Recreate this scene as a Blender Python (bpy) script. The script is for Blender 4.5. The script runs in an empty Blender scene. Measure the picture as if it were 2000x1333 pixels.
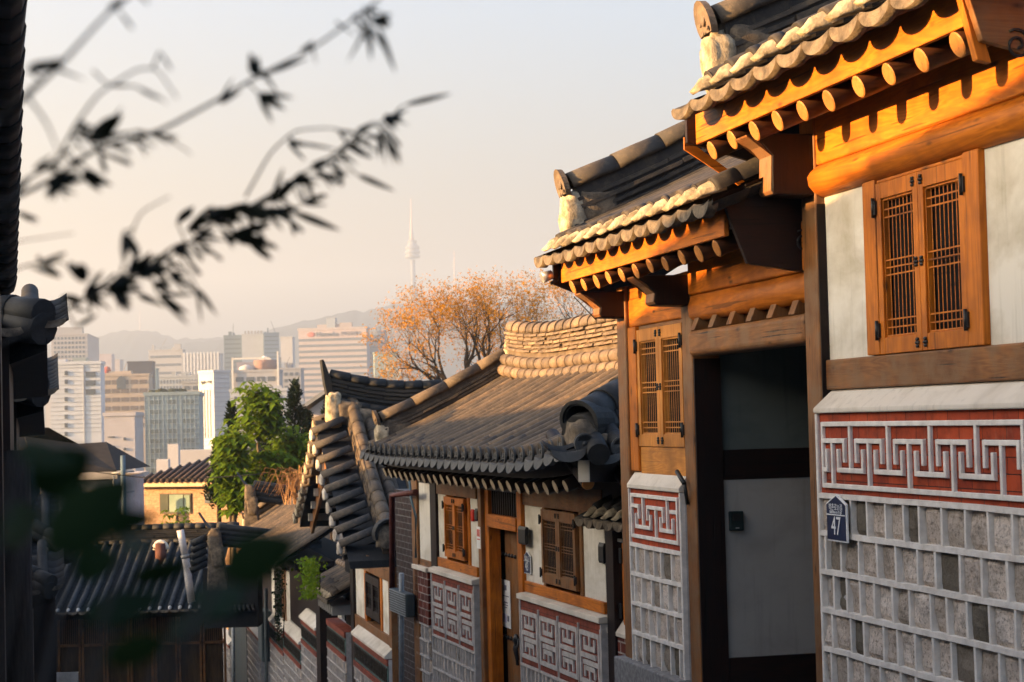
import bpy, bmesh, math, random
from mathutils import Vector, Matrix, noise
R = math.radians
D = bpy.data
SC = bpy.context.scene
COL = SC.collection
# ---------------------------------------------------------------- camera
F = 3800.0
PITCH, ROLL = R(2.313), -0.025
cam_d = D.cameras.new('camera')
cam_d.sensor_width = 36.0
cam_d.lens = 36.0 * F / 2000.0
cam_d.clip_start = 0.05
cam_d.clip_end = 30000
cam_d.dof.use_dof = True
cam_d.dof.focus_distance = 10.5
cam_d.dof.aperture_fstop = 9.5
cam = D.objects.new('camera', cam_d)
CM = Matrix.Rotation(math.pi/2 + PITCH, 3, 'X') @ Matrix.Rotation(ROLL, 3, 'Z')
cam.matrix_world = CM.to_4x4()
COL.objects.link(cam)
SC.camera = cam
# ---------------------------------------------------------------- light
SUN_EL = R(9.0)
SUN_AZ = R(14.0)           # degrees behind the camera's left
SUNV = Vector((-math.cos(SUN_AZ)*math.cos(SUN_EL), -math.sin(SUN_AZ)*math.cos(SUN_EL), math.sin(SUN_EL)))
w = D.worlds.new('World'); SC.world = w; w.use_nodes = True
nt = w.node_tree; nt.nodes.clear()
wo = nt.nodes.new('ShaderNodeOutputWorld'); wb = nt.nodes.new('ShaderNodeBackground')
sk = nt.nodes.new('ShaderNodeTexSky'); sk.sky_type = 'NISHITA'; sk.sun_disc = False
sk.sun_elevation = SUN_EL; sk.sun_rotation = math.atan2(SUNV.x, SUNV.y)
sk.air_density = 1.0; sk.dust_density = 10.0; sk.ozone_density = 2.8; sk.altitude = 60
nt.links.new(sk.outputs[0], wb.inputs[0]); wb.inputs[1].default_value = 0.15
nt.links.new(wb.outputs[0], wo.inputs[0])
sl = D.lights.new('sun', 'SUN'); sl.energy = 5.0; sl.angle = R(0.5); sl.color = (1.0, 0.56, 0.21)
so = D.objects.new('sun', sl); so.rotation_euler = SUNV.to_track_quat('Z', 'Y').to_euler(); COL.objects.link(so)
SC.view_settings.view_transform = 'Standard'; SC.view_settings.look = 'None'
SC.view_settings.gamma = 1.0; SC.view_settings.exposure = 2.6
SC.cycles.volume_bounces = 0
HAZE_DENSITY = 0.00033; HAZE_G = 0.35
# ---------------------------------------------------------------- geometry helpers
def ray(px, py):
    return CM @ Vector(((px-1000)/F, -(py-666.5)/F, -1.0))
def at(px, py, Y):
    d = ray(px, py); return d * (Y/d.y)
class Frame:
    """a wall line: s runs along the wall away from the viewer, o out towards the street, z up"""
    def __init__(f, deg, dist, ox=0.0, oy=0.0):
        f.th = R(deg); c, s = math.cos(f.th), math.sin(f.th)
        f.u = Vector((-s, c, 0)); f.n = Vector((c, s, 0)); f.O = f.n*dist + Vector((ox, oy, 0)); f.rz = math.pi/2 + f.th
    def P(f, s, o, z): return f.O + f.u*s - f.n*o + Vector((0, 0, z))
    def inv(f, p):
        q = p - f.O; return (q.dot(f.u), -q.dot(f.n), p.z)
    def at(f, px, py, o=0.0):
        d = ray(px, py); t = (f.n.dot(f.O) - o)/f.n.dot(d); return f.inv(d*t)
    def ats(f, px, py, s):
        d = ray(px, py); t = (f.u.dot(f.O) + s)/f.u.dot(d); return f.inv(d*t)
    def s(f, px, o=0.0, py=820): return f.at(px, py, o)[0]
    def z(f, px, py, o=0.0): return f.at(px, py, o)[2]
class World0:
    rz = 0.0
    def P(f, s, o, z): return Vector((s, o, z))
W0 = World0()
def tag(o, label=None, cat=None, group=None, kind=None):
    if label: o['label'] = label
    if cat: o['category'] = cat
    if group: o['group'] = group
    if kind: o['kind'] = kind
    return o
BASE = {}
def thing(name, fr, base, label, cat, group=None):
    o = D.objects.new(name, None); COL.objects.link(o); o.empty_display_size = 0.2
    o.location = fr.P(*base); o.rotation_euler = (0, 0, fr.rz)
    BASE[o.name] = (fr, Vector(base))
    return tag(o, label, cat, group)
def baseof(o):
    while o.parent: o = o.parent
    return BASE[o.name]
rnd = random.Random(7)
CONV = None
class MB:
    def __init__(m): m.v = []; m.f = []; m.sm = []; m.c = []
    def add(m, vs, fs, smooth=False, col=None):
        n = len(m.v); m.v += [tuple(x) for x in vs]
        for f in fs: m.f.append(tuple(i+n for i in f)); m.sm.append(smooth); m.c.append(col)
        return m
    def box(m, x0, x1, y0, y1, z0, z1, col=None, jit=0.0):
        vs = [(x, y, z) for x in (x0, x1) for y in (y0, y1) for z in (z0, z1)]
        if jit: vs = [(a+rnd.uniform(-jit, jit), b, c+rnd.uniform(-jit, jit)) for a, b, c in vs]
        return m.add(vs, [(0,1,3,2), (4,6,7,5), (0,4,5,1), (2,3,7,6), (0,2,6,4), (1,5,7,3)], False, col)
    def prism(m, pts, a, b, axis='x', smooth=False, col=None):
        """polygon pts extruded from a to b along axis; pts are the two other coordinates in order"""
        n = len(pts)
        def mk(t, p):
            if axis == 'x': return (t, p[0], p[1])
            if axis == 'y': return (p[0], t, p[1])
            return (p[0], p[1], t)
        vs = [mk(a, p) for p in pts] + [mk(b, p) for p in pts]
        fs = [(i, (i+1) % n, n+(i+1) % n, n+i) for i in range(n)]
        m.add(vs, fs, smooth, col)
        m.add(vs, [tuple(range(n))[::-1], tuple(range(n, 2*n))], False, col); return m
    def obox(m, c, ax, ay, az, hx, hy, hz, col=None):
        c = Vector(c); ax = Vector(ax).normalized(); ay = Vector(ay).normalized(); az = Vector(az).normalized()
        vs = [c+ax*a*hx+ay*b*hy+az*d*hz for a in (-1, 1) for b in (-1, 1) for d in (-1, 1)]
        return m.add(vs, [(0,1,3,2), (4,6,7,5), (0,4,5,1), (2,3,7,6), (0,2,6,4), (1,5,7,3)], False, col)
    def tube(m, pts, rad, n=10, a0=0.0, a1=None, up=(0,0,1), cap=True, thick=0.0, col=None, smooth=True):
        """tube or open arc (a0..a1 degrees, 90 = up) along pts; rad number or list"""
        pts = [Vector(p) for p in pts]; k = len(pts); up = Vector(up)
        full = a1 is None
        rings = []
        for i, p in enumerate(pts):
            d = (pts[min(i+1, k-1)] - pts[max(i-1, 0)]).normalized()
            if abs(d.dot(up)) > 0.98: upv = Vector((1, 0, 0))
            else: upv = up
            sx = d.cross(upv).normalized(); uz = sx.cross(d).normalized()
            r = rad[i] if isinstance(rad, (list, tuple)) else rad
            cnt = n if full else n+1
            def ring(rr):
                out = []
                for j in range(cnt):
                    a = (2*math.pi*j/n) if full else R(a0 + (a1-a0)*j/n)
                    out.append(p + sx*math.cos(a)*rr + uz*math.sin(a)*rr)
                return out
            rings.append(ring(r) + (ring(r-thick)[::-1] if (thick and not full) else []))
        c = len(rings[0]); closed = full or thick
        fs = []
        for i in range(k-1):
            for j in range(c if closed else c-1):
                fs.append((i*c+j, i*c+(j+1) % c, (i+1)*c+(j+1) % c, (i+1)*c+j))
        m.add([q for r_ in rings for q in r_], fs, smooth, col)
        if cap:
            m.add(rings[0], [tuple(range(c))], False, col)
            m.add(rings[-1], [tuple(range(c))[::-1]], False, col)
        return m
    def ball(m, c, r, seg=8, ring=6, sc=(1,1,1), jit=0.0, col=None):
        vs = []
        for i in range(ring+1):
            t = math.pi*i/ring
            for j in range(seg):
                a = 2*math.pi*j/seg; k = 1 + rnd.uniform(-jit, jit)
                vs.append((c[0]+r*sc[0]*k*math.sin(t)*math.cos(a), c[1]+r*sc[1]*k*math.sin(t)*math.sin(a), c[2]+r*sc[2]*k*math.cos(t)))
        fs = [(i*seg+j, (i+1)*seg+j, (i+1)*seg+(j+1) % seg, i*seg+(j+1) % seg) for i in range(ring) for j in range(seg)]
        return m.add(vs, fs, True, col)
    def build(m, name, mat, parent=None, fr=None, base=None, bevel=0.0, seg=2):
        if parent is not None: fr, b = baseof(parent)
        else: b = Vector(base) if base is not None else Vector((0,0,0)); fr = fr or W0
        if CONV: m.v = [CONV(v) for v in m.v]
        me = D.meshes.new(name)
        me.from_pydata([(x-b[0], y-b[1], z-b[2]) for x, y, z in m.v], [], m.f)
        me.polygons.foreach_set('use_smooth', m.sm)
        if any(c is not None for c in m.c):
            at_ = me.color_attributes.new('tint', 'FLOAT_COLOR', 'CORNER')
            li = 0
            for p, c in zip(me.polygons, m.c):
                c = c if c is not None else 0.5
                for _ in p.vertices:
                    at_.data[li].color = (c, c, c, 1); li += 1
        me.materials.append(mat)
        me.update()
        bm = bmesh.new(); bm.from_mesh(me)
        if len(m.v) < 60000: bmesh.ops.remove_doubles(bm, verts=bm.verts, dist=0.00005)
        bmesh.ops.recalc_face_normals(bm, faces=bm.faces); bm.to_mesh(me); bm.free()
        o = D.objects.new(name, me); COL.objects.link(o)
        if parent is not None: o.parent = parent
        else:
            o.location = fr.P(*b); o.rotation_euler = (0, 0, fr.rz); BASE[o.name] = (fr, b)
        if bevel:
            md = o.modifiers.new('bevel', 'BEVEL'); md.width = bevel; md.segments = seg; md.limit_method = 'ANGLE'; md.angle_limit = R(40)
        return o
def solo(name, mb, mat, label, cat, fr=None, base=(0,0,0), group=None, kind=None, bevel=0.0):
    o = mb.build(name, mat, None, fr, base, bevel); return tag(o, label, cat, group, kind)
# ---------------------------------------------------------------- materials
class NT:
    def __init__(s, name, rough=0.7, spec=0.3):
        s.m = D.materials.new(name); s.m.use_nodes = True; s.t = s.m.node_tree; s.b = s.t.nodes['Principled BSDF']
        s.b.inputs['Roughness'].default_value = rough; s.b.inputs['Specular IOR Level'].default_value = spec
        s.tc = s.t.nodes.new('ShaderNodeTexCoord')
    def n(s, typ, **kw):
        x = s.t.nodes.new(typ)
        for k, v in kw.items():
            if k.startswith('i_'):
                kk = k[2:]; x.inputs[int(kk) if kk.isdigit() else kk.replace('_', ' ')].default_value = v
            else: setattr(x, k, v)
        return x
    def l(s, a, b): s.t.links.new(a, b)
    def map(s, scale=(1,1,1), loc=(0,0,0), src='Object', rot=(0,0,0)):
        mp = s.n('ShaderNodeMapping'); mp.inputs['Scale'].default_value = scale; mp.inputs['Location'].default_value = loc; mp.inputs['Rotation'].default_value = rot
        s.l(s.tc.outputs[src], mp.inputs[0]); return mp.outputs[0]
    def noise(s, vec, scale, detail=4, rough=0.6, dist=0.0):
        x = s.n('ShaderNodeTexNoise'); x.inputs['Scale'].default_value = scale; x.inputs['Detail'].default_value = detail
        x.inputs['Roughness'].default_value = rough; x.inputs['Distortion'].default_value = dist; s.l(vec, x.inputs['Vector']); return x.outputs['Fac']
    def ramp(s, fac, stops, interp='LINEAR'):
        r = s.n('ShaderNodeValToRGB'); r.color_ramp.interpolation = interp; e = r.color_ramp.elements
        while len(e) < len(stops): e.new(0.5)
        for i, (p, c) in enumerate(stops): e[i].position = p; e[i].color = (c[0], c[1], c[2], 1) if len(c) == 3 else c
        s.l(fac, r.inputs[0]); return r.outputs[0]
    def mix(s, fac, a, b, typ='MIX'):
        x = s.n('ShaderNodeMix', data_type='RGBA', blend_type=typ)
        for i, v in ((0, fac), (6, a), (7, b)):
            if hasattr(v, 'node'): s.l(v, x.inputs[i])
            else: x.inputs[i].default_value = v if i == 0 else (v[0], v[1], v[2], 1)
        return x.outputs[2]
    def math(s, op, a, b=0.0):
        x = s.n('ShaderNodeMath', operation=op)
        for i, v in ((0, a), (1, b)):
            if hasattr(v, 'node'): s.l(v, x.inputs[i])
            else: x.inputs[i].default_value = v
        return x.outputs[0]
    def color(s, c):
        g = s.n('ShaderNodeGamma'); g.inputs[1].default_value = 1.25     # pigment depth
        if hasattr(c, 'node'): s.l(c, g.inputs[0])
        else: g.inputs[0].default_value = (c[0], c[1], c[2], 1)
        s.l(g.outputs[0], s.b.inputs['Base Color'])
    def bump(s, h, strength=0.3, dist=0.01):
        b = s.n('ShaderNodeBump'); b.inputs['Strength'].default_value = strength; b.inputs['Distance'].default_value = dist
        s.l(h, b.inputs['Height']); s.l(b.outputs[0], s.b.inputs['Normal'])
    def tint(s):
        a = s.n('ShaderNodeAttribute', attribute_name='tint'); return a.outputs['Fac']
def wood(name, light, dark, axis, rough=0.55, knots=True, crack=0.5, worn=None):
    m = NT(name, rough, 0.3)
    st = {'x': (0.9, 9, 9), 'y': (9, 0.9, 9), 'z': (9, 9, 0.9)}[axis]
    v = m.map(st, (rnd.random()*9, rnd.random()*9, rnd.random()*9))
    big = m.noise(v, 1.3, 3, 0.5, 0.6)
    rings = m.math('FRACT', m.math('MULTIPLY', big, 9.0))
    rings = m.math('ABSOLUTE', m.math('SUBTRACT', rings, 0.5))
    fib = m.noise(m.map(tuple(x*5 if x > 5 else x*2.2 for x in st)), 3.0, 5, 0.7)
    mix1 = m.mix(m.math('MULTIPLY', rings, 1.3), light, dark)
    c = m.mix(m.math('MULTIPLY', fib, 0.55), mix1, tuple(0.5*(a+b)*0.75 for a, b in zip(light, dark)))
    blot = m.noise(m.map((2.2, 2.2, 2.2)), 1.6, 3)
    c = m.mix(m.ramp(blot, [(0.40, (0,0,0)), (0.75, (0.6,0.6,0.6))]), c, tuple(x*0.42 for x in dark))
    if knots:
        vo = m.n('ShaderNodeTexVoronoi'); vo.inputs['Scale'].default_value = 1.35
        ks = {'x': (3.0, 9, 9), 'y': (9, 3.0, 9), 'z': (9, 9, 3.0)}[axis]
        m.l(m.map(ks), vo.inputs['Vector'])
        c = m.mix(m.ramp(vo.outputs['Distance'], [(0.03, (0.8,0.8,0.8)), (0.16, (0,0,0))]), c, tuple(x*0.12 for x in dark))
    cr = m.noise(m.map(tuple(x*3.0 if x > 5 else x*0.7 for x in st)), 2.0, 2, 0.4)
    crk = m.ramp(cr, [(0.31, (1,1,1)), (0.335, (0,0,0))])
    c = m.mix(m.math('MULTIPLY', crk, crack), c, tuple(x*0.10 for x in dark))
    if worn:
        wn = m.noise(m.map((3, 3, 3)), 2.0, 5, 0.65)
        c = m.mix(m.ramp(wn, [(0.45, (0,0,0)), (0.62, (0.8,0.8,0.8))]), c, worn)
    m.color(c)
    m.bump(m.math('SUBTRACT', fib, m.math('MULTIPLY', crk, 0.8)), 0.35, 0.004)
    return m.m
def wood3(name, light, dark, **k): return {a: wood(name+'_'+a, light, dark, a, **k) for a in 'xyz'}
WH = wood3('honey_wood', (0.68, 0.255, 0.020), (0.38, 0.122, 0.009))
WM = wood3('brown_wood', (0.38, 0.185, 0.062), (0.17, 0.073, 0.026), worn=(0.25, 0.155, 0.085), crack=0.9)
WD = wood3('dark_wood', (0.040, 0.014, 0.007), (0.013, 0.006, 0.004), crack=0.8)
WP = wood3('pale_wood', (0.72, 0.35, 0.085), (0.48, 0.20, 0.036), knots=False, crack=0.2)
WR = wood('rafter_wood', (0.15, 0.062, 0.026), (0.06, 0.024, 0.012), 'y')  # under-eave shade is put into this darker shaft colour
WE = wood('rafter_end_wood', (0.58, 0.29, 0.09), (0.42, 0.18, 0.05), 'y', knots=False, crack=0.3)
def simple(name, c1, c2, scale=6, rough=0.8, bump=0.2, bd=0.01, spec=0.2, stops=(0.35, 0.65), detail=6, metal=0.0, vscale=(1,1,1)):
    m = NT(name, rough, spec); f = m.noise(m.map(vscale), scale, detail, 0.62)
    m.color(m.ramp(f, [(stops[0], c1), (stops[1], c2)])); m.b.inputs['Metallic'].default_value = metal
    if bump: m.bump(m.noise(m.map(vscale), scale*4, 5, 0.7), bump, bd)
    return m.m
def mk_plaster(name, base, stain, amt=0.5):
    m = NT(name, 0.85, 0.15)
    f = m.noise(m.map((1.0, 1.0, 1.6)), 2.2, 6, 0.6, 0.3)
    c = m.mix(m.ramp(f, [(0.45, (0,0,0)), (0.75, (amt, amt, amt))]), base, stain)
    st = m.noise(m.map((12, 12, 0.8)), 2.0, 4, 0.6)
    c = m.mix(m.ramp(st, [(0.55, (0,0,0)), (0.85, (amt*0.5,)*3)]), c, tuple(x*0.6 for x in stain))
    m.color(c); m.bump(m.noise(m.map((1,1,1)), 9, 6, 0.6), 0.12, 0.006); return m.m
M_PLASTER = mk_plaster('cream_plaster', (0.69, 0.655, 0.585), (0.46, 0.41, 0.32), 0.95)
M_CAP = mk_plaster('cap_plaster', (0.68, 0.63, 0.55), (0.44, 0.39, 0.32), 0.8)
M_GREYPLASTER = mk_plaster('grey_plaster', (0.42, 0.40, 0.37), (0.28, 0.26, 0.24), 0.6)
M_MORTAR = simple('white_mortar', (0.64, 0.60, 0.545), (0.80, 0.76, 0.70), 14, 0.9, 0.35, 0.004)
M_MORTAR2 = simple('grey_mortar', (0.44, 0.41, 0.38), (0.60, 0.565, 0.53), 14, 0.9, 0.35, 0.004)
M_PLUG = simple('lime_plaster_plug', (0.22, 0.185, 0.13), (0.56, 0.48, 0.36), 11, 0.95, 0.9, 0.012, detail=8)
M_PLUG2 = simple('weathered_mortar_end', (0.10, 0.085, 0.07), (0.23, 0.19, 0.145), 14, 0.95, 0.8, 0.01, detail=8)
M_CONC = simple('granite_plinth', (0.20, 0.195, 0.19), (0.34, 0.33, 0.32), 30, 0.9, 0.5, 0.006)
def mk_tile(name, a, b, lich, la=0.5, per=True):
    m = NT(name, 0.7, 0.28)
    f = m.noise(m.map((1,1,1)), 5.0, 6, 0.65)
    c = m.ramp(f, [(0.3, a), (0.7, b)])
    li = m.noise(m.map((1,1,1)), 17, 8, 0.75, 0.4)
    c = m.mix(m.ramp(li, [(0.50, (0,0,0)), (0.66, (la, la, la))]), c, lich)
    if per:
        t = m.tint(); c = m.mix(1.0, c, m.ramp(t, [(0.0, (0.72, 0.73, 0.75)), (0.6, (1,1,1)), (1.0, (1.30, 1.22, 1.12))]), 'MULTIPLY')
    m.color(c); m.bump(m.noise(m.map((1,1,1)), 30, 6, 0.7), 0.45, 0.006)
    return m.m
M_TILE = mk_tile('grey_roof_tile', (0.045, 0.043, 0.042), (0.105, 0.09, 0.075), (0.20, 0.16, 0.11), 0.45)
M_TILE2 = mk_tile('weathered_roof_tile', (0.07, 0.058, 0.048), (0.155, 0.12, 0.085), (0.26, 0.20, 0.13), 0.5)
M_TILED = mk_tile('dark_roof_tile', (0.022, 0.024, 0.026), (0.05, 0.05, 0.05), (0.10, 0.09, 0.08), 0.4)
M_TILESUN = mk_tile('sunlit_ridge_tile', (0.12, 0.092, 0.070), (0.24, 0.185, 0.135), (0.33, 0.255, 0.18), 0.6)  # lighter copy of the tile with the sunlight put into its colour
M_BLACK = simple('black_iron', (0.008, 0.008, 0.009), (0.02, 0.018, 0.017), 20, 0.5, 0.2, 0.002, 0.5)
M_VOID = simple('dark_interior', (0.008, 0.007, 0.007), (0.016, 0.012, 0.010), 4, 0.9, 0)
def mk_brick(name, c1, c2, bw, bh, mortar=0.0, mc=(0.03, 0.012, 0.008), off=0.5, msize=0.002, rough=0.75):
    m = NT(name, rough, 0.25)
    sx = m.n('ShaderNodeSeparateXYZ'); m.l(m.tc.outputs['Object'], sx.inputs[0])
    cb = m.n('ShaderNodeCombineXYZ'); m.l(sx.outputs[0], cb.inputs[0]); m.l(sx.outputs[2], cb.inputs[1])
    br = m.n('ShaderNodeTexBrick'); m.l(cb.outputs[0], br.inputs['Vector'])
    br.inputs['Scale'].default_value = 1.0; br.inputs['Brick Width'].default_value = bw; br.inputs['Row Height'].default_value = bh
    br.inputs['Mortar Size'].default_value = msize; br.inputs['Mortar Smooth'].default_value = 0.1; br.offset = off
    br.inputs['Color1'].default_value = (*c1, 1); br.inputs['Color2'].default_value = (*c2, 1); br.inputs['Mortar'].default_value = (*mc, 1); br.inputs['Bias'].default_value = -0.1
    n1 = m.noise(m.map((1,1,1)), 9, 6, 0.7)
    c = m.mix(m.ramp(n1, [(0.42, (0,0,0)), (0.72, (0.75,)*3)]), br.outputs['Color'], tuple(x*0.28 for x in c1))
    n2 = m.noise(m.map((16, 1, 3)), 2.5, 4, 0.6)
    c = m.mix(m.ramp(n2, [(0.58, (0,0,0)), (0.8, (0.35,)*3)]), c, (0.42, 0.30, 0.24))
    m.color(c); m.bump(m.math('SUBTRACT', m.math('MULTIPLY', m.noise(m.map((1,1,1)), 40, 4, 0.6), 0.4), br.outputs['Fac']), 0.6, 0.004); return m.m
M_BRICK = mk_brick('red_brick', (0.50, 0.105, 0.033), (0.33, 0.062, 0.025), 0.19, 0.062)
M_BRICK2 = mk_brick('dull_red_brick', (0.36, 0.105, 0.060), (0.24, 0.070, 0.045), 0.19, 0.062)
M_BRICKW = mk_brick('pointed_brick', (0.21, 0.050, 0.026), (0.10, 0.028, 0.02), 0.21, 0.085, mc=(0.42, 0.38, 0.34), msize=0.007)
M_BRICKDK = mk_brick('soot_brick', (0.045, 0.02, 0.018), (0.03, 0.016, 0.015), 0.22, 0.08, mc=(0.16, 0.16, 0.16), msize=0.006)
def mk_stone():
    m = NT('split_granite', 0.92, 0.2)
    t = m.tint(); base = m.ramp(t, [(0.0, (0.17, 0.15, 0.115)), (0.25, (0.47, 0.405, 0.335)), (0.6, (0.63, 0.545, 0.465)), (1.0, (0.76, 0.675, 0.59))])
    n1 = m.noise(m.map((1,1,1)), 70, 6, 0.8)
    c = m.mix(m.ramp(n1, [(0.36, (0.75,)*3), (0.50, (0,0,0))]), base, (0.15, 0.125, 0.10))
    c = m.mix(m.ramp(n1, [(0.60, (0,0,0)), (0.72, (0.6,)*3)]), c, (0.55, 0.52, 0.47))
    n2 = m.noise(m.map((1,1,1)), 8, 5, 0.7)
    c = m.mix(m.ramp(n2, [(0.5, (0,0,0)), (0.75, (0.65,)*3)]), c, (0.10, 0.085, 0.06))
    m.color(c); m.bump(m.noise(m.map((1,1,1)), 38, 8, 0.75), 0.9, 0.012); return m.m
M_STONE = mk_stone()
M_BLUE = simple('sign_blue', (0.010, 0.028, 0.085), (0.014, 0.035, 0.10), 5, 0.4, 0.05, 0.001, 0.5)
M_WHITE = simple('sign_white', (0.72, 0.72, 0.70), (0.80, 0.80, 0.78), 5, 0.5, 0)
M_ROPE = simple('cable_rubber', (0.010, 0.010, 0.011), (0.02, 0.02, 0.02), 10, 0.6, 0)
M_STEEL = simple('grey_metal', (0.22, 0.24, 0.25), (0.34, 0.36, 0.37), 12, 0.45, 0.1, 0.002, 0.5)
M_RED = simple('red_paint', (0.50, 0.03, 0.015), (0.62, 0.05, 0.02), 8, 0.5, 0)
# ---------------------------------------------------------------- Korean roof pieces
class Slope:
    """roof slope: eave line at (s, o_e, z_e(s)); rises inwards with tangent tp and a slight hollow"""
    def __init__(r, oe, ze, tp, L, sag=0.05, lift=None, wob=0.0025):
        r.oe = oe; r.ze = ze; r.tp = tp; r.L = L; r.sag = sag; r.lift = lift; r.wob = wob
    def pt(r, s, t):
        """t metres of horizontal run inwards from the eave"""
        z = r.ze + r.tp*t - r.sag*math.sin(math.pi*min(max(t/r.L, 0), 1))
        if r.lift: z += r.lift(s, t)
        return Vector((s, r.oe - t, z))
def giwa(root, rf, s0, n, pitch, mat, rc=0.062, tl=0.27, t_cov=0.09, plug=True, plugmat=None, lens=True, lensmat=None,
         disc=False, L0=0.0, name_end='tile_end', coverdz=0.025, matpan=None, t_end=None, dirn=1, Lf=None):
    """n rows of round cover tiles from s0 on, hollow pan tiles between them"""
    q = random.Random(int(s0*100)+n)
    cov = MB(); pan = MB(); L = rf.L if t_end is None else t_end
    nt_ = max(1, int((L-t_cov)/tl))
    for i in range(n):
        s = s0 + dirn*i*pitch; js = q.uniform(-0.006, 0.006)
        ph = q.uniform(0, tl); rowc = q.random()
        for k in range(nt_+1):
            if Lf and t_cov + (k+0.3)*tl > Lf(s): break
            ta, tb = t_cov + max(0, k*tl-ph), t_cov + (k+1)*tl - ph
            w1 = w2_ if k else 0.0; w2 = w2_ = q.uniform(-rf.wob, rf.wob)
            pa, pb = rf.pt(s+js+w1, ta), rf.pt(s+js+w2, tb)
            up = Vector((0, 0, coverdz)); gj = pa.lerp(pb, min(.4, .02/max(tb-ta, .03)))
            cov.tube([pa+up, gj+up, (pa+pb)/2+up, pb+up], [rc*0.965, rc*1.01, rc*1.0, rc*0.985], 10, -8, 188, cap=(k == 0), thick=0.0, col=min(1, max(0, rowc+q.uniform(-.13, .13))))
    npan = max(1, int((L-L0)/0.16))
    for i in range(-1, n):
        s = s0 + dirn*(i+0.5)*pitch; hw = pitch*0.5+0.012
        for k in range(npan):
            if Lf and L0 + (k+0.5)*0.16 > Lf(s): break
            ta, tb = L0 + k*0.16, L0 + (k+1)*0.16 + 0.03
            dz = 0.003; col = 0.15+q.random()*0.1  # low tint paints shade into the valleys between cover rows
            rows = []
            for t, e in ((ta, dz), (tb, -0.004)):
                p = rf.pt(s, t)
                row = []
                for j in range(7):
                    a = -1 + 2*j/6
                    row.append(p + Vector((a*hw, 0, e - 0.055*(1-a*a) + 0.012)))
                rows.append(row)
            th = Vector((0, 0, -0.017))
            vs = rows[0] + rows[1] + [p+th for p in rows[0]] + [p+th for p in rows[1]]
            fs = [(j, j+1, 7+j+1, 7+j) for j in range(6)] + [(14+j, 14+j+1, 21+j+1, 21+j) for j in range(6)] + [(j, j+1, 14+j+1, 14+j) for j in range(6)]
            pan.add(vs, fs, True, col)
    ro = cov.build('cover_tiles', mat, root); pan.build('pan_tiles', matpan or mat, root)
    pm = plugmat or M_PLUG
    if plug:
        for i in range(n):
            s = s0 + dirn*i*pitch; m = MB()
            p0 = rf.pt(s, t_cov+0.03); k = q.uniform(0.9, 1.1)
            # lump of lime mortar filling the mouth of the cover tile, its face raked back
            prof = [(-0.115, 0.46), (-0.088, 0.68), (-0.035, 0.86), (0.02, 0.90)]
            rings = []
            for (t, rr) in prof:
                ring = []
                for j in range(13):
                    a = R(-10 + 200*j/12); r_ = rc*rr*(1+q.uniform(-0.05, 0.05))
                    ring.append(p0 + Vector((math.cos(a)*r_*0.90, -t*k, coverdz - 0.004 + rf.tp*t*.6 + math.sin(a)*r_*1.05 - (0.018 if t < -0.1 else 0.006))))
                rings.append(ring)
            vs = [v for r_ in rings for v in r_]
            fs = [(a*13+j, a*13+j+1, (a+1)*13+j+1, (a+1)*13+j) for a in range(3) for j in range(12)] + [(a*13+12, a*13, (a+1)*13, (a+1)*13+12) for a in range(3)]
            m.add(vs, fs, True); c0 = p0 + Vector((0, 0.145*k, coverdz - .05))
            m.add(rings[0] + [c0], [(j, j+1, 13) for j in range(12)] + [(12, 0, 13)], True)
            m.build('plaster_tile_end', pm, root)
    if disc:
        for i in range(n):
            s = s0 + dirn*i*pitch; m = MB(); p0 = rf.pt(s, t_cov) + Vector((0, 0, coverdz))
            pts = [Vector((math.cos(a)*rc*1.08, 0, math.sin(a)*rc*1.08)) for a in [2*math.pi*j/16 for j in range(16)]]
            vs = [p0 + v for v in pts] + [p0 + v + Vector((0, 0.016, 0)) for v in pts] + [p0 + v*0.78 + Vector((0, 0.016, 0)) for v in pts] + [p0 + v*0.74 + Vector((0, 0.009, 0)) for v in pts]
            fs = [(a*16+j, a*16+(j+1) % 16, (a+1)*16+(j+1) % 16, (a+1)*16+j) for a in range(3) for j in range(16)] + [tuple(range(48, 64))]
            m.add(vs, fs); m.ball(p0 + Vector((0, 0.009, 0)), rc*0.28, 8, 4, (1, 0.5, 1)); m.build('eave_disc', disc, root)
    if lens:
        for i in range(-1, n):
            s = s0 + dirn*(i+0.5)*pitch; hw = pitch*0.5 - 0.004; m = MB(); p = rf.pt(s, L0) + Vector((0, 0.006, 0.002))
            dd = (0.085 if disc else 0.062)*q.uniform(0.92, 1.08)
            N = 10; lo = [p + Vector((math.cos(math.pi*j/N)*hw, 0.012 if not disc else 0.03*math.sin(math.pi*j/N), -math.sin(math.pi*j/N)*dd)) for j in range(N+1)]
            hi = [p + Vector(((1-2*j/N)*hw, 0.004, -0.020*math.sin(math.pi*j/N) + (0.012 if not disc else 0.0))) for j in range(N+1)]
            bk = Vector((0, -0.05, 0))
            m.add(lo + hi, [(j, j+1, N+2+j, N+1+j) for j in range(N)], False)
            m.add(lo + [v+bk for v in lo], [(j, j+1, N+2+j, N+1+j) for j in range(N)], True)
            m.add(hi + [v+bk for v in hi], [(j, j+1, N+2+j, N+1+j) for j in range(N)], True)
            m.build('pan_tile_lip', lensmat or M_PLUG2, root)
    return ro
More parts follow.
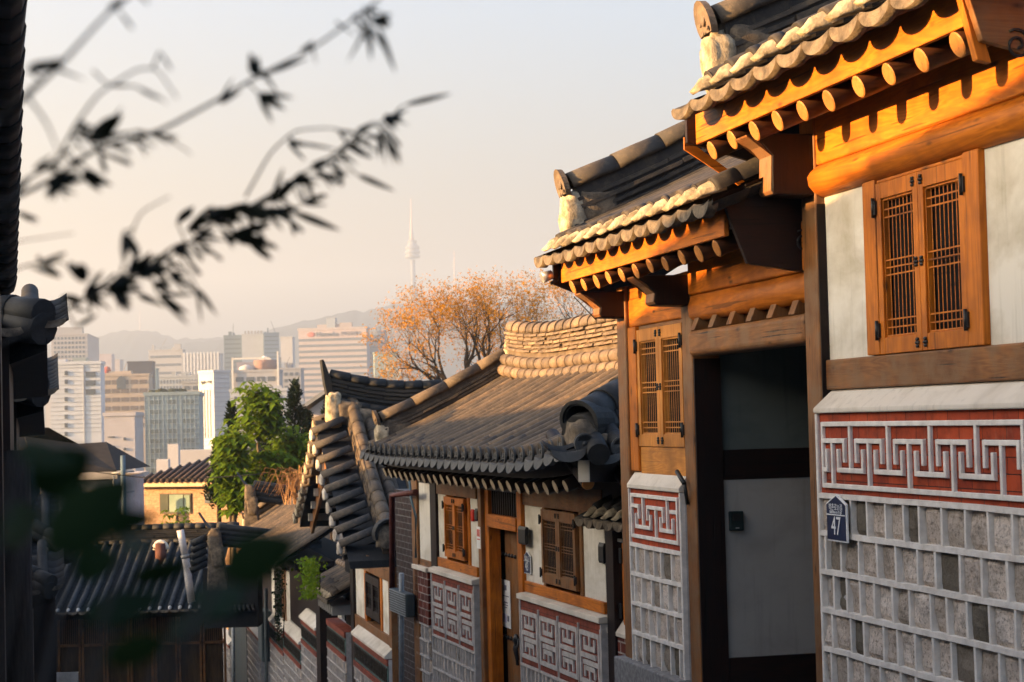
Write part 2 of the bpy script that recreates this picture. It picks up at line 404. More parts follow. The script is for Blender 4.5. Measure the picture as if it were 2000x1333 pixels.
def rafters(root, s_list, o_tip, z_tip, tp, o_in, rad=0.048, mat=None, endmat=None, taper=0.012):
    for s in s_list:
        m = MB(); js = rnd.uniform(-0.008, 0.008); r = rad*rnd.uniform(0.93, 1.07); jz = rnd.uniform(-0.006, 0.006)
        L = o_tip - o_in
        m.tube([(s+js, o_in, z_tip+jz+tp*L), (s+js, o_tip-0.12, z_tip+jz+tp*0.12), (s+js, o_tip, z_tip+jz)], [r*1.1, r*1.04, r], 14, cap=False)
        o = m.build('rafter', mat or WR, root)
        e = MB(); N = 14
        c = Vector((s+js, o_tip, z_tip+jz)); d = Vector((0, 1, -tp)).normalized(); up = Vector((0, tp, 1)).normalized(); sx = Vector((1, 0, 0))
        e.add([c + sx*math.cos(2*math.pi*j/N)*r*1.002 + up*math.sin(2*math.pi*j/N)*r*1.002 for j in range(N)] + [c + d*0.004 + sx*math.cos(2*math.pi*j/N)*r*0.9 + up*math.sin(2*math.pi*j/N)*r*0.9 for j in range(N)],
              [(j, (j+1) % N, N+(j+1) % N, N+j) for j in range(N)] + [tuple(range(N, 2*N))])
        e.build('rafter_end', endmat or WE, o)
def hipridge(root, rf, s, t0, t1, mat, plugmat=None, r=0.085, hgt=0.30, wid=0.075, lay=4, name='gable_ridge', endcap=True, n_lump=5):
    """descending ridge of stacked tile courses with a round tile on top, mortar under its end"""
    m = MB(); q = random.Random(int(s*31)+3)
    N = max(3, int((t1-t0)/0.30))
    for k in range(N):
        ta, tb = t0 + (t1-t0)*k/N, t0 + (t1-t0)*(k+1)/N + 0.015
        for j in range(lay):
            off = q.uniform(0.0, 0.12); wj = wid*(1.0+0.12*((j+1) % 2)) + q.uniform(-.005, .005); zz = hgt*(0.30 + 0.55*j/lay)
            pa, pb = rf.pt(s, ta+off*(k > 0)), rf.pt(s, tb+off)
            c = q.random()
            prof = [(-wj, zz-0.012), (-wj*0.97, zz+0.012), (0, zz+0.030), (wj*0.97, zz+0.012), (wj, zz-0.012), (0, zz)]
            vs = [pa + Vector((x, 0, z+q.uniform(-.003, .003))) for x, z in prof] + [pb + Vector((x, 0, z-0.006)) for x, z in prof]
            m.add(vs, [(i, (i+1) % 6, 6+(i+1) % 6, 6+i) for i in range(6)] + [(0,1,2,3,4,5), (11,10,9,8,7,6)], False, c)
        up = Vector((0, 0, hgt))
        pa, pb = rf.pt(s, ta), rf.pt(s, tb)
        m.tube([pa+up, (pa+pb)/2+up, pb+up-Vector((0,0,.004))], [r*1.02, r, r*0.98], 12, -12, 192, thick=0.016, col=q.uniform(.3, .8))
    # solid core
    pa, pb = rf.pt(s, t0+0.03), rf.pt(s, t1)
    prof = [(-wid*0.8, -0.1), (-wid*0.8, hgt*0.98), (wid*0.8, hgt*0.98), (wid*0.8, -0.1)]
    vs = [pa + Vector((x, 0, z)) for x, z in prof] + [pb + Vector((x, 0, z)) for x, z in prof]
    m.add(vs, [(i, (i+1) % 4, 4+(i+1) % 4, 4+i) for i in range(4)] + [(0,1,2,3), (7,6,5,4)], False, 0.2)
    o = m.build(name, mat, root)
    if endcap:
        g = MB(); p = rf.pt(s, t0)
        # mangwa end tile: a leaning arched plate
        N = 12; rr = r*1.15
        pts = [(math.cos(R(-35+250*j/N))*rr, math.sin(R(-35+250*j/N))*rr*1.1) for j in range(N+1)]
        tilt = 0.45
        fr_ = [p + Vector((x, 0.035 + z*tilt*0.6 + 0.03, hgt + z)) for x, z in pts]; bk_ = [v + Vector((0, -0.035, 0)) for v in fr_]; inn = [p + Vector((x*0.80, 0.035 + z*tilt*0.6*0.8 + 0.022, hgt + z*0.80)) for x, z in pts]
        g.add(fr_ + bk_, [(j, j+1, N+2+j, N+1+j) for j in range(N)] + [tuple(range(N+1, 2*N+2))], False, 0.5)
        g.add(fr_ + inn, [(j, j+1, N+2+j, N+1+j) for j in range(N)] + [tuple(range(N+1, 2*N+2))], False, 0.5)
        g.ball(p + Vector((0, 0.062, hgt+0.01)), rr*0.28, 8, 5, (1, 0.35, 1), 0.1, 0.3)
        for a in range(5): g.ball(p + Vector((math.cos(a*1.256)*rr*0.55, 0.058, hgt + math.sin(a*1.256)*rr*0.55)), rr*0.13, 6, 4, (1, 0.4, 1), 0, 0.3)
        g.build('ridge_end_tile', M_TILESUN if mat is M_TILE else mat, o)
        lump(root, p + Vector((0, -0.01, hgt*0.42)), (wid*1.2, 0.075, hgt*0.45), plugmat or M_PLUG, q.randint(0, 99))
        lump(root, rf.pt(s, t0+0.17) + Vector((0, 0, hgt*0.40)), (wid*1.12, 0.16, hgt*0.36), M_PLUG2, q.randint(0, 99))
    return o
def lump(root, c, sc, mat, seed, name='mortar_lump'):
    m = MB(); seg, ring = 20, 14; vs = []
    for i in range(ring+1):
        t = math.pi*i/ring
        for j in range(seg):
            a = 2*math.pi*j/seg; d = Vector((math.sin(t)*math.cos(a), math.sin(t)*math.sin(a), math.cos(t)))
            # squarish lump
            e = Vector([math.copysign(abs(x)**0.6, x) for x in d])
            k = 1 + 0.22*noise.noise(d*1.8 + Vector((seed, 0, 0))) + 0.10*noise.noise(d*5 + Vector((0, seed, 0)))
            vs.append((c[0]+e.x*sc[0]*k, c[1]+e.y*sc[1]*k, c[2]+e.z*sc[2]*k))
    m.add(vs, [(i*seg+j, (i+1)*seg+j, (i+1)*seg+(j+1) % seg, i*seg+(j+1) % seg) for i in range(ring) for j in range(seg)], True)
    return m.build(name, mat, root)
def mainridge(root, P, s0, s1, mat, r=0.085, lay=5, lh=0.05, wid=0.13, base_rows=2, name='main_ridge', side=1):
    """level ridge along s: round filler tiles at its foot, stacked flat tiles, round tile on top; P(s) gives the foot point"""
    m = MB(); q = random.Random(int(s0*10)); N = max(2, int((s1-s0)/0.27))
    H0 = 0.0
    for k in range(N):
        a, b = s0 + (s1-s0)*k/N, s0 + (s1-s0)*(k+1)/N + 0.012
        for row in range(base_rows):
            for sd in (1, -1):
                pa, pb = P(a) + Vector((0, sd*(wid-0.03*row), 0.04+0.115*row)), P(b) + Vector((0, sd*(wid-0.03*row), 0.04+0.115*row))
                m.tube([pa, pb], [0.068, 0.062], 10, cap=True, col=q.random())
        H0 = 0.07 + 0.11*base_rows
        for j in range(lay):
            off = q.uniform(0, 0.10); wj = wid*(0.72 + 0.10*((j+1) % 2)) + q.uniform(-.006, .006); zz = H0 + lh*j
            pa, pb = P(a+off) , P(min(b+off, s1)); c = q.random(); th = lh*0.42
            prof = [(-wj, -th), (-wj*.98, th*.3), (0, th*1.2), (wj*.98, th*.3), (wj, -th)]
            vs = [pa + Vector((0, o_, zz+z_+q.uniform(-.004, .004))) for o_, z_ in prof] + [pb + Vector((0, o_, zz+z_-0.005)) for o_, z_ in prof]
            m.add(vs, [(i, (i+1) % 5, 5+(i+1) % 5, 5+i) for i in range(5)] + [(0,1,2,3,4), (9,8,7,6,5)], False, c)
        zt = H0 + lh*lay
        pa, pb = P(a) + Vector((0, 0, zt)), P(b) + Vector((0, 0, zt-.006))
        m.tube([pa, pb], [r*1.06, r*0.95], 12, -14, 194, thick=0.016, col=q.random())
        m.add([P(a)+Vector((0, x, z)) for x, z in ((-wid*.5, -.1), (-wid*.5, zt), (wid*.5, zt), (wid*.5, -.1))] + [P(b)+Vector((0, x, z)) for x, z in ((-wid*.5, -.1), (-wid*.5, zt), (wid*.5, zt), (wid*.5, -.1))],
              [(i, (i+1) % 4, 4+(i+1) % 4, 4+i) for i in range(4)] + [(0,1,2,3), (7,6,5,4)], False, 0.15)
    return m.build(name, mat, root)
def arch_end(root, c, axis, r, mat, thick=0.05, tilt=0.25):
    """big arched end tile; axis = unit vector it faces"""
    c = Vector(c); ax = Vector(axis).normalized(); sx = Vector((0,0,1)).cross(ax).normalized(); N = 14; m = MB()
    def ring(rr, d): return [c + sx*math.cos(R(-25+230*j/N))*rr + Vector((0,0,1))*math.sin(R(-25+230*j/N))*rr + ax*(d + tilt*math.sin(R(-25+230*j/N))*rr) for j in range(N+1)]
    A, B, C_, D_ = ring(r, 0), ring(r, -0.28), ring(r*.84, 0), ring(r*.84, -0.28)
    fs = []
    for a, b in ((0, 1), (0, 2), (2, 3)): fs += [(a*(N+1)+j, a*(N+1)+j+1, b*(N+1)+j+1, b*(N+1)+j) for j in range(N)]
    m.add(A+B+C_+D_, fs, False, 0.5); m.build('ridge_end_tile', mat, root)
# ---------------------------------------------------------------- masonry
def stone_courses(root, s0, s1, z_top, rows, rh, bw, o, mortar=None, depth=0.030, jw=0.020, name='stone_courses', res=5, seed=1):
    q = random.Random(seed); st = MB(); mo = MB()
    for r in range(rows):
        zt = z_top - r*rh; zb = zt - rh
        # joint line on top of the course
        n = max(2, int((s1-s0)/0.25)); last = None
        pts = [(s0 + (s1-s0)*i/n, zt + q.uniform(-.0025, .0025)) for i in range(n+1)]
        for (a, za), (b, zb_) in zip(pts, pts[1:]):
            h = jw*0.62
            mo.add([(a, o-depth, za-h), (a, o, za-h*.9), (a, o, za+h*.9), (a, o-depth, za+h), (b, o-depth, zb_-h), (b, o, zb_-h*.9), (b, o, zb_+h*.9), (b, o-depth, zb_+h)],
                   [(0,1,5,4), (1,2,6,5), (2,3,7,6), (0,3,2,1), (4,5,6,7)])
        s = s0 + (bw*0.45 if r % 2 else 0) - bw*q.uniform(0, .2); edges = []
        while s < s1 - bw*0.25:
            if s > s0 + bw*0.2: edges.append(s)
            s += bw*q.uniform(0.80, 1.24)
        E = [s0] + edges + [s1]
        for e in edges:
            h = jw*0.5*q.uniform(0.8, 1.15); e2 = e + q.uniform(-.005, .005)
            mo.add([(e-h, o-depth, zb+.004), (e-h*.85, o-.002, zb+.004), (e+h*.85, o-.002, zb+.004), (e+h, o-depth, zb+.004), (e2-h, o-depth, zt-.004), (e2-h*.85, o-.002, zt-.004), (e2+h*.85, o-.002, zt-.004), (e2+h, o-depth, zt-.004)],
                   [(0,1,5,4), (1,2,6,5), (2,3,7,6)])
        for a, b in zip(E, E[1:]):
            tintv = q.uniform(0.35, 1.0) if q.random() > 0.20 else q.uniform(0.02, 0.26)
            vs = []; off = q.uniform(-0.006, 0.006)
            for i in range(res+1):
                for j in range(res+1):
                    u_, v_ = i/res, j/res; edge = min(u_, 1-u_, v_, 1-v_)
                    d = o - depth*0.95 + off + (min(edge*res, 1)*0.013) + (0.018*noise.noise(Vector((a*9+u_*2.2, zb*9+v_*2.2, seed*3.1))) if edge > 0 else 0)
                    vs.append((a + (b-a)*u_, d, zb + rh*v_))
            st.add(vs, [(i*(res+1)+j, (i+1)*(res+1)+j, (i+1)*(res+1)+j+1, i*(res+1)+j+1) for i in range(res) for j in range(res)], False, tintv)
    w = st.build(name, M_STONE, root)
    mo.build('mortar_joints', mortar or M_MORTAR, root, bevel=0.0)
    return w
def strips(segs, s0, z0, sx, sz, o0, o1, w):
    """raised mortar strips; segs in pattern units ((x0,z0,x1,z1)), x grows towards the viewer"""
    m = MB()
    for a, b, c, d in segs:
        xa, xb = s0 + min(a, c)*sx, s0 + max(a, c)*sx; za, zb = z0 + min(b, d)*sz, z0 + max(b, d)*sz
        h = w/2
        if sx < 0: xa, xb = s0 + max(a, c)*sx, s0 + min(a, c)*sx
        e = rnd.uniform(0, .0015)
        m.box(xa-h, xb+h, o0, o1+e, za-h, zb+h)
    return m
HEE = [(0,0,0,10), (6,0,6,10), (0,10,6,10), (0,0,6,0), (3,10,3,7), (1.4,8.6,1.4,7), (1.4,7,4.6,7), (4.6,7,4.6,8.6), (0,5.4,4.8,5.4), (1.2,4.0,6,4.0),
       (1.4,1.5,1.4,2.8), (1.4,2.8,4.6,2.8), (4.6,2.8,4.6,1.4), (3,0,3,2.8)]
# ---------------------------------------------------------------- lattice shutters
def shutter_pair(root, s_far, s_near, zb, zt, o, th=0.035, wood_=None, fr_=None, n_v=8, jamb=0.0, iron=True, seed=0):
    wd = wood_ or WP
    mid = (s_far+s_near)/2
    for k, (a, b) in enumerate(((mid+0.002, s_far), (s_near, mid-0.002))):
        fw = (b-a)*0.115; fh = (b-a)*0.17; m = MB()
        m.box(a, a+fw, o, o+th, zb, zt); m.box(b-fw, b, o, o+th, zb, zt)
        m.box(a+fw, b-fw, o, o+th-.001, zb, zb+fh); m.box(a+fw, b-fw, o, o+th-.001, zt-fh, zt)
        # inner moulding
        q = 0.010
        m.box(a+fw, a+fw+q, o, o+th*0.7, zb+fh, zt-fh); m.box(b-fw-q, b-fw, o, o+th*0.7, zb+fh, zt-fh)
        m.box(a+fw+q, b-fw-q, o, o+th*0.7, zb+fh, zb+fh+q); m.box(a+fw+q, b-fw-q, o, o+th*0.7, zt-fh-q, zt-fh)
        leaf = m.build('shutter_leaf', wd['z'], root, bevel=0.003)
        g = MB(); x0, x1, y0, y1 = a+fw+q, b-fw-q, zb+fh+q, zt-fh-q; bw = 0.0026
        for i in range(1, n_v):
            x = x0 + (x1-x0)*i/n_v; g.box(x-bw, x+bw, o+.0180, o+.0195, y0, y1)
        for fz in (0.055, 0.115, 0.445, 0.50, 0.555, 0.875, 0.935):
            z = y0 + (y1-y0)*fz; g.box(x0, x1, o+.0196, o+.0212, z-bw*1.2, z+bw*1.2)
        g.build('lattice', wd['x'], leaf)
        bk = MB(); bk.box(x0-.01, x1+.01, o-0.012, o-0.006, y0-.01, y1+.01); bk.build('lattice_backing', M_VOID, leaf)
        if iron:
            hs = b+0.004 if k == 0 else a-0.004
            for hz in (zb+(zt-zb)*0.14, zb+(zt-zb)*0.86):
                h = MB(); h.box(hs-0.018, hs+0.018, o+th-.004, o+th+0.012, hz-0.030, hz+0.030)
                h.tube([(hs, o+th+.012, hz-.042), (hs, o+th+.012, hz+.042)], 0.008, 8); h.build('hinge', M_BLACK, leaf)
            for (fs, fz) in (((a+fw*0.75 if k == 0 else b-fw*0.75), zt-fh*0.5), ((a+fw*0.75 if k == 0 else b-fw*0.75), zb+fh*0.5), ((a+fw*0.5 if k == 0 else b-fw*0.5), (zb+zt)/2)):
                h = MB()
                for j in range(6):
                    an = j*math.pi/3; h.ball((fs+math.cos(an)*.010, o+th+.003, fz+math.sin(an)*.016), .0072, 6, 4)
                h.ball((fs, o+th+.005, fz), .008, 6, 4); h.build('iron_rosette', M_BLACK, leaf)
def text(name, s, size, fr, base, mat, parent=None, ext=0.0006, label=None, cat=None, align='CENTER', rz=0.0, sx=1.0):
    c = D.curves.new(name, 'FONT'); c.body = s; c.size = size; c.extrude = ext; c.align_x = align; c.align_y = 'CENTER'
    t = D.objects.new(name, c); COL.objects.link(t)
    dg = bpy.context.evaluated_depsgraph_get(); me = D.meshes.new_from_object(t.evaluated_get(dg)); D.objects.remove(t)
    o = D.objects.new(name, me); me.materials.clear(); me.materials.append(mat); COL.objects.link(o)
    # text faces the street (+o): x of text runs towards the viewer (-s)
    M = Matrix(((-sx, 0, 0, 0), (0, 0, 1, 0), (0, 1, 0, 0), (0, 0, 0, 1)))
    if parent is not None:
        f, b = baseof(parent); o.parent = parent; o.matrix_local = Matrix.Translation(Vector(base)-b) @ M
    return o
# ================================================================ house 47 (nearest, right)
W1 = Frame(13.43, 3.47)
GZ = -3.4
H = thing('hanok_house', W1, (8.3, -1.0, -2.6), 'nearest hanok house on the right with big lattice window over stone wall', 'house')
def panel(root, name, mat, s0, s1, z0, z1, o0=-0.03, o1=0.0, bevel=0.0):
    return MB().box(s0, s1, o0, o1, z0, z1).build(name, mat, root, bevel=bevel)
S_NEAR = 5.2
sj = [W1.s(x) for x in (1710, 1735, 1910, 1941)]          # jambs and shutters
z_beam = W1.z(1613, 385); z_sill_t = W1.z(1618, 704); z_sill_b = W1.z(1624, 762)
panel(H, 'plaster_panel', M_PLASTER, sj[0], 8.30, z_sill_t, z_beam)
panel(H, 'plaster_panel', M_PLASTER, S_NEAR, sj[3], z_sill_t, z_beam)
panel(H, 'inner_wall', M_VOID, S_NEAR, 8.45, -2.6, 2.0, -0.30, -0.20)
MB().box(S_NEAR, 8.30, -0.16, 0.022, z_sill_b, z_sill_t).build('sill_beam', WM['x'], H, bevel=0.008)
# round head beam and plank over it
m = MB(); zc = (z_beam + 1.125)/2; hr = (1.125 - z_beam)/2
prof = [(-0.1, z_beam+.005), (0.012, z_beam), (0.045, z_beam+0.02), (0.072, zc-0.02), (0.078, zc+0.02), (0.060, 1.10), (0.03, 1.124), (-0.1, 1.124)]
m.prism(prof, S_NEAR, 8.335, 'x', True); m.build('head_beam', WH['x'], H)
MB().box(S_NEAR, 8.40, -0.04, 0.034, 1.127, 1.42).build('upper_plank', WH['x'], H, bevel=0.012, seg=3)
# window
for a, b in ((sj[0], sj[1]), (sj[2], sj[3])):
    MB().box(min(a, b)+.001, max(a, b)-.001, -0.10, 0.030, z_sill_t+.002, W1.z(1722, 355)+.01).build('window_jamb', WH['z'], H, bevel=0.005)
shutter_pair(H, sj[1]-.002, sj[2]+.002, W1.z(1738, 692), W1.z(1735, 356), -0.008, wood_=WH)
MB().box(sj[2], sj[1], -0.06, 0.020, W1.z(1735, 356)+.002, z_beam-.002).build('window_head', WH['x'], H, bevel=0.003)
MB().box(sj[2], sj[1], -0.06, 0.012, z_sill_t+.001, W1.z(1738, 692)-.002).build('window_foot', WH['x'], H, bevel=0.003)
# corner post shared with the gate
MB().box(8.302, 8.475, -0.14, 0.046, -2.9, 1.40).build('corner_post', WM['z'], H, bevel=0.01)
# lower masonry wall
PO = 0.09
zc0 = W1.z(1592, 800, PO)
m = MB(); m.prism([(0.001, z_sill_b-.001), (PO+.006, zc0+.004), (PO+.006, zc0-0.018), (-0.05, zc0-0.018), (-0.05, z_sill_b-.001)], S_NEAR, 8.285, 'x')
m.build('sloped_cap', M_CAP, H, bevel=0.006)
z_br = W1.z(1597, 967, PO)
MB().box(S_NEAR, 8.262, -0.05, PO-0.016, z_br, zc0-.019).build('brick_band', M_BRICK, H)
# cream border of the wall end
m = MB(); m.box(8.262, 8.286, -0.05, PO, -2.9, zc0-.019); m.build('wall_edge', M_MORTAR, H, bevel=0.006)
# meander
sL = W1.s(1603, PO); sR = W1.s(2000-6, PO)
zT = W1.z(1603, 829, PO); zB = W1.z(1604, 948, PO)
segs = [(0, 0, 16.2, 0), (0, 10, 16.2, 10), (0, 0, 0, 10), (16.2, 0, 16.2, 10)]
P = 3.45
for k in range(5):
    x = 0.95 + P*k
    segs.append((x, 0, x, 7.3))
    segs.append((max(x-1.15, 0), 7.3, x+1.15, 7.3)); segs.append((x+1.15, 7.3, x+1.15, 4.2))
    if k: segs.append((x-1.15, 7.3, x-1.15, 4.2))
    y = x + P/2
    if y < 16:
        segs.append((y, 10, y, 2.6)); segs.append((y-1.15, 2.6, y+1.15, 2.6)); segs.append((y-1.15, 2.6, y-1.15, 5.6)); segs.append((y+1.15, 2.6, y+1.15, 5.6))
segs += [(0.0, 2.6, 0.4, 2.6), (0.4, 2.6, 0.4, 5.6)]
segs = [s for s in segs if s[0] <= 16.2 and s[2] <= 16.3]
ux = (sL - sR)/16.2
strips(segs, sL, zB, -ux, (zT-zB)/10, PO-0.018, PO-0.001, 0.021).build('meander_relief', M_MORTAR, H, bevel=0.003)
stone_courses(H, S_NEAR, 8.262, z_br, 10, 0.172, 0.170, PO, seed=4)
panel(H, 'wall_core', M_MORTAR2, S_NEAR, 8.27, -2.9, zc0-.03, -0.06, PO-0.03)
# eaves
ra = [6.5 + 0.29*i - 0.0 for i in range(-1, 9)]
R_TP = 0.42
rafters(H, ra, 0.355, 1.27, R_TP, -0.5, 0.047)
MB().box(6.05, 8.98, 0.352, 0.378, 1.318, 1.478).build('fascia_board', WH['x'], H, bevel=0.004)
m = MB(); m.add([(6.05, 0.36, 1.345), (8.99, 0.36, 1.345), (8.99, -0.6, 1.345+.96*R_TP), (6.05, -0.6, 1.345+.96*R_TP), (6.05, 0.36, 1.355), (8.99, 0.36, 1.355), (8.99, -0.6, 1.355+.96*R_TP), (6.05, -0.6, 1.355+.96*R_TP)],
            [(0,1,2,3), (7,6,5,4), (0,4,5,1), (1,5,6,2), (2,6,7,3)]); m.build('soffit_boards', WD['y'], H)
rf1 = Slope(0.53, 1.455, 0.46, 2.4, 0.03)
giwa(H, rf1, 6.07, 10, 0.277, M_TILE, rc=.068, coverdz=.048)
hipridge(H, rf1, 8.84, 0.22, 2.3, M_TILE, hgt=0.34, r=0.085)
m = MB()   # far gable board under the verge
m.prism([(0.42, 1.33), (0.42, 1.46), (-1.4, 2.30), (-1.4, 2.0), (0.02, 1.22)], 8.985, 9.015, 'x'); m.build('verge_board', WD['y'], H)
m = MB(); m.prism([(0.425, 1.30), (0.425, 1.36), (0.10, 1.13), (0.08, 1.08)], 9.016, 9.03, 'x'); m.build('verge_trim', WH['y'], H)
# near gable board facing the viewer
sg = 6.30 - 0.28
m = MB(); m.prism([(0.36, 1.25), (0.42, 1.44), (0.36, 1.52), (-1.8, 2.5), (-1.8, 1.25), (-0.35, 1.25), (-0.22, 1.19), (0.02, 1.17)], sg, sg+0.035, 'x'); m.build('gable_board', WM['y'], H, bevel=0.004)
m = MB(); m.prism([(0.362, 1.19), (0.44, 1.50), (0.40, 1.50), (0.31, 1.18)], sg+0.036, sg+0.075, 'x'); m.build('gable_edge_plank', WH['z'], H, bevel=0.003)
def swirl(root, s, o, z, r, turns=1.6):
    m = MB(); pts = []
    for i in range(40):
        a = i/39*turns*2*math.pi + 1.0; rr = r*(1 - 0.82*i/39)
        pts.append((s, o + math.cos(a)*rr, z + math.sin(a)*rr))
    m.tube(pts, 0.006, 6); return m.build('carved_swirl', M_BLACK, root)
q_ = W1.ats(1988, 88, sg-.003); swirl(H, sg-0.003, q_[1], q_[2], 0.055)
def beam_end(root, s0, s1, o1, z0, z1, name='beam_end'):
    m = MB(); m.prism([(-0.2, z0), (o1, z0+.01), (o1+0.012, z0+0.03), (o1+0.005, z1-0.07), (o1+0.05, z1-0.02), (o1+0.13, z1+0.025), (o1+0.02, z1+0.03), (-0.2, z1+0.03)], s0, s1, 'x')
    ob = m.build(name, WD['z'], root, bevel=0.008)  # dark body and lighter end face put shade and sun into the colour
    e = MB(); k = s0+.004, s1-.004; e.prism([(o1+.002, z0+.015), (o1+0.0125, z0+0.03), (o1+0.0055, z1-0.07), (o1+0.052, z1-0.018), (o1+0.124, z1+0.0225), (o1+.120, z1+.015), (o1+.046, z1-.026), (o1+.0, z1-.075), (o1+.0, z0+.03)], k[0], k[1], 'x')
    e2 = MB(); e2.v = [(a, b+.002, c) for a, b, c in e.v]; e2.f = e.f; e2.sm = e.sm; e2.c = e.c; e2.build('beam_end_face', WM['z'], ob); return ob
beam_end(H, 8.31, 8.47, 0.24, 0.985, 1.245)
# ================================================================ gate of house 47
G = thing('gatehouse', W1, (10.0, -0.8, -2.9), 'timber gatehouse with small tiled roof, open doorway and narrow lattice window beside house 47', 'gate')
# lintel, beams
MB().box(8.476, 10.16, -0.12, 0.055, 0.322, 0.462).build('lintel', WM['x'], G, bevel=0.03, seg=4)
for i in range(6):
    x = 8.60 + i*0.29
    m = MB(); m.prism([(-0.06, 0.463), (0.05, 0.463), (0.020, 0.535), (-0.06, 0.535)], x, x+0.075, 'x'); m.build('bracket_block', WM['z'], G, bevel=0.003)
MB().box(8.476, 10.18, -0.14, -0.062, 0.463, 0.56).build('bracket_backing', M_VOID, G)
m = MB(); m.prism([(-0.09, 0.520), (0.0, 0.515), (0.035, 0.54), (0.040, 0.60), (0.02, 0.655), (-0.09, 0.658)], 8.476, 10.18, 'x', True); m.build('head_beam', WH['x'], G)
MB().box(8.476, 10.205, -0.05, 0.030, 0.660, 0.90).build('upper_plank', WH['x'], G, bevel=0.014, seg=3)
# posts
MB().box(10.19, 10.365, -0.14, 0.020, -2.9, 0.80).build('gate_post', WM['z'], G, bevel=0.010)
MB().box(11.40, 11.585, -0.16, 0.035, -2.9, 0.80).build('gate_post', WM['z'], G, bevel=0.010)
MB().box(10.176, 10.1895, -0.138, 0.014, -2.9, 0.31).build('post_side_shade', WD['z'], G)  # dark sheet over the post flank stands in for its shade
MB().box(8.294, 8.3015, -.02, 0.040, -2.9, 0.95).build('post_side_shade', WD['z'], H)  # same painted shade on the corner post's near flank
# left bay
MB().box(10.366, 11.398, -0.05, 0.012, 0.545, 0.80).build('upper_plank', WH['x'], G, bevel=0.01)
shutter_pair(G, 11.24, 10.385, W1.z(1252, 872), W1.z(1250, 645), -0.02, wood_=WP)
MB().box(11.242, 11.398, -0.06, 0.022, -0.33, 0.542).build('window_jamb', WH['z'], G, bevel=0.006)
MB().box(10.367, 11.240, -0.06, -0.004, 0.50, 0.543).build('window_head', WM['x'], G)
MB().box(10.367, 11.240, -0.06, 0.006, -0.345, W1.z(1252, 872)-.003).build('lower_board', WP['x'], G, bevel=0.004)
# recess walls
panel(G, 'side_wall_upper', mk_plaster('dark_green_plaster', (0.17, 0.19, 0.18), (0.10, 0.12, 0.11), .6), 10.20, 10.25, W1.ats(1500, 877, 10.19)[2]+.001, 0.46, -1.9, -0.14)  # upper panel in a darker, greenish plaster than the lower one
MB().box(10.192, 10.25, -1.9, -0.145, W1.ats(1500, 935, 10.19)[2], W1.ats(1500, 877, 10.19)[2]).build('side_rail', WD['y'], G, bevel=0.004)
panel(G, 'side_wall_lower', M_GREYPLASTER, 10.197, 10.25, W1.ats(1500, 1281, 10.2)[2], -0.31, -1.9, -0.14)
MB().box(10.190, 10.25, -1.9, -0.145, -2.9, W1.ats(1500, 1281, 10.2)[2]-.002).build('side_foot_beam', WD['y'], G)
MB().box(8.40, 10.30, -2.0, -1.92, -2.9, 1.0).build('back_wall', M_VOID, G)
MB().box(8.3, 10.19, -1.9, -0.10, 0.47, 0.50).build('gate_ceiling', WD['y'], G)
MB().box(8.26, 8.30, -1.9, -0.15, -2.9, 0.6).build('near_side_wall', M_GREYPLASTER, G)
# low masonry under the little window
GO = 0.05; gz0 = W1.z(1237, 948, GO)
m = MB(); m.prism([(0.001, -0.335), (GO+.006, gz0+.004), (GO+.006, gz0-0.02), (-0.05, gz0-0.02), (-0.05, -0.335)], 10.385, 11.39, 'x'); m.build('sloped_cap', M_CAP, G, bevel=0.006)
gzb = gz0 - 0.36
MB().box(10.41, 11.375, -0.05, GO-0.016, gzb, gz0-.021).build('brick_band', M_BRICK, G)
for a, b in ((10.387, 10.41), (11.375, 11.39)): MB().box(a, b, -0.05, GO, gzb-0.72, gz0-.021).build('wall_edge', M_MORTAR, G, bevel=0.005)
segs = [(0,0,10,0), (0,10,10,10), (0,0,0,10), (10,0,10,10), (2.6,10,2.6,2.4), (1.0,2.4,4.2,2.4), (1.0,2.4,1.0,5.2), (4.2,2.4,4.2,5.2), (5.4,0,5.4,7.4), (3.6,7.4,7.0,7.4), (3.6,7.4,3.6,4.6), (7.0,7.4,7.0,4.6),
        (7.9,10,7.9,2.4), (6.4,2.4,9.0,2.4), (6.4,2.4,6.4,5.0), (9.0,2.4,9.0,5.0), (0,7.4,1.6,7.4), (1.6,7.4,1.6,4.8), (8.6,7.0,10,7.0)]
strips(segs, 11.335, gzb+0.055, -0.088, 0.0245, GO-0.018, GO-0.001, 0.022).build('meander_relief', M_MORTAR, G, bevel=0.003)
stone_courses(G, 10.41, 11.375, gzb, 4, 0.176, 0.165, GO, seed=9)
MB().box(10.385, 11.39, -0.06, GO-.03, gzb-0.75, gz0-.03).build('wall_core', M_MORTAR2, G)
MB().box(10.36, 11.62, -0.10, GO+0.05, -2.9, gzb-0.70).build('granite_plinth', M_CONC, G, bevel=0.01)
MB().box(11.60, 11.66, -0.9, -0.12, -2.9, 0.75).build('far_side_wall', WD['z'], G)
# gate eaves
ra = [8.78 + 0.262*i for i in range(11)]
rafters(G, ra, 0.36, 0.79, R_TP, -0.4, 0.043)
MB().box(8.60, 11.58, 0.357, 0.383, 0.834, 0.995).build('fascia_board', WH['x'], G, bevel=0.004)
m = MB(); m.add([(8.55, 0.36, .862), (11.6, 0.36, .862), (11.6, -0.6, .862+.96*R_TP), (8.55, -0.6, .862+.96*R_TP), (8.55, 0.36, .872), (11.6, 0.36, .872), (11.6, -0.6, .872+.96*R_TP), (8.55, -0.6, .872+.96*R_TP)],
            [(0,1,2,3), (7,6,5,4), (0,4,5,1), (1,5,6,2), (2,6,7,3)]); m.build('soffit_boards', WD['y'], G)
rf2 = Slope(0.50, 0.975, 0.46, 1.7, 0.03, lift=lambda s, t: 0.03*max(0, (s-10.8))**2)
giwa(G, rf2, 8.66, 13, 0.236, M_TILE, rc=.062, coverdz=.044)
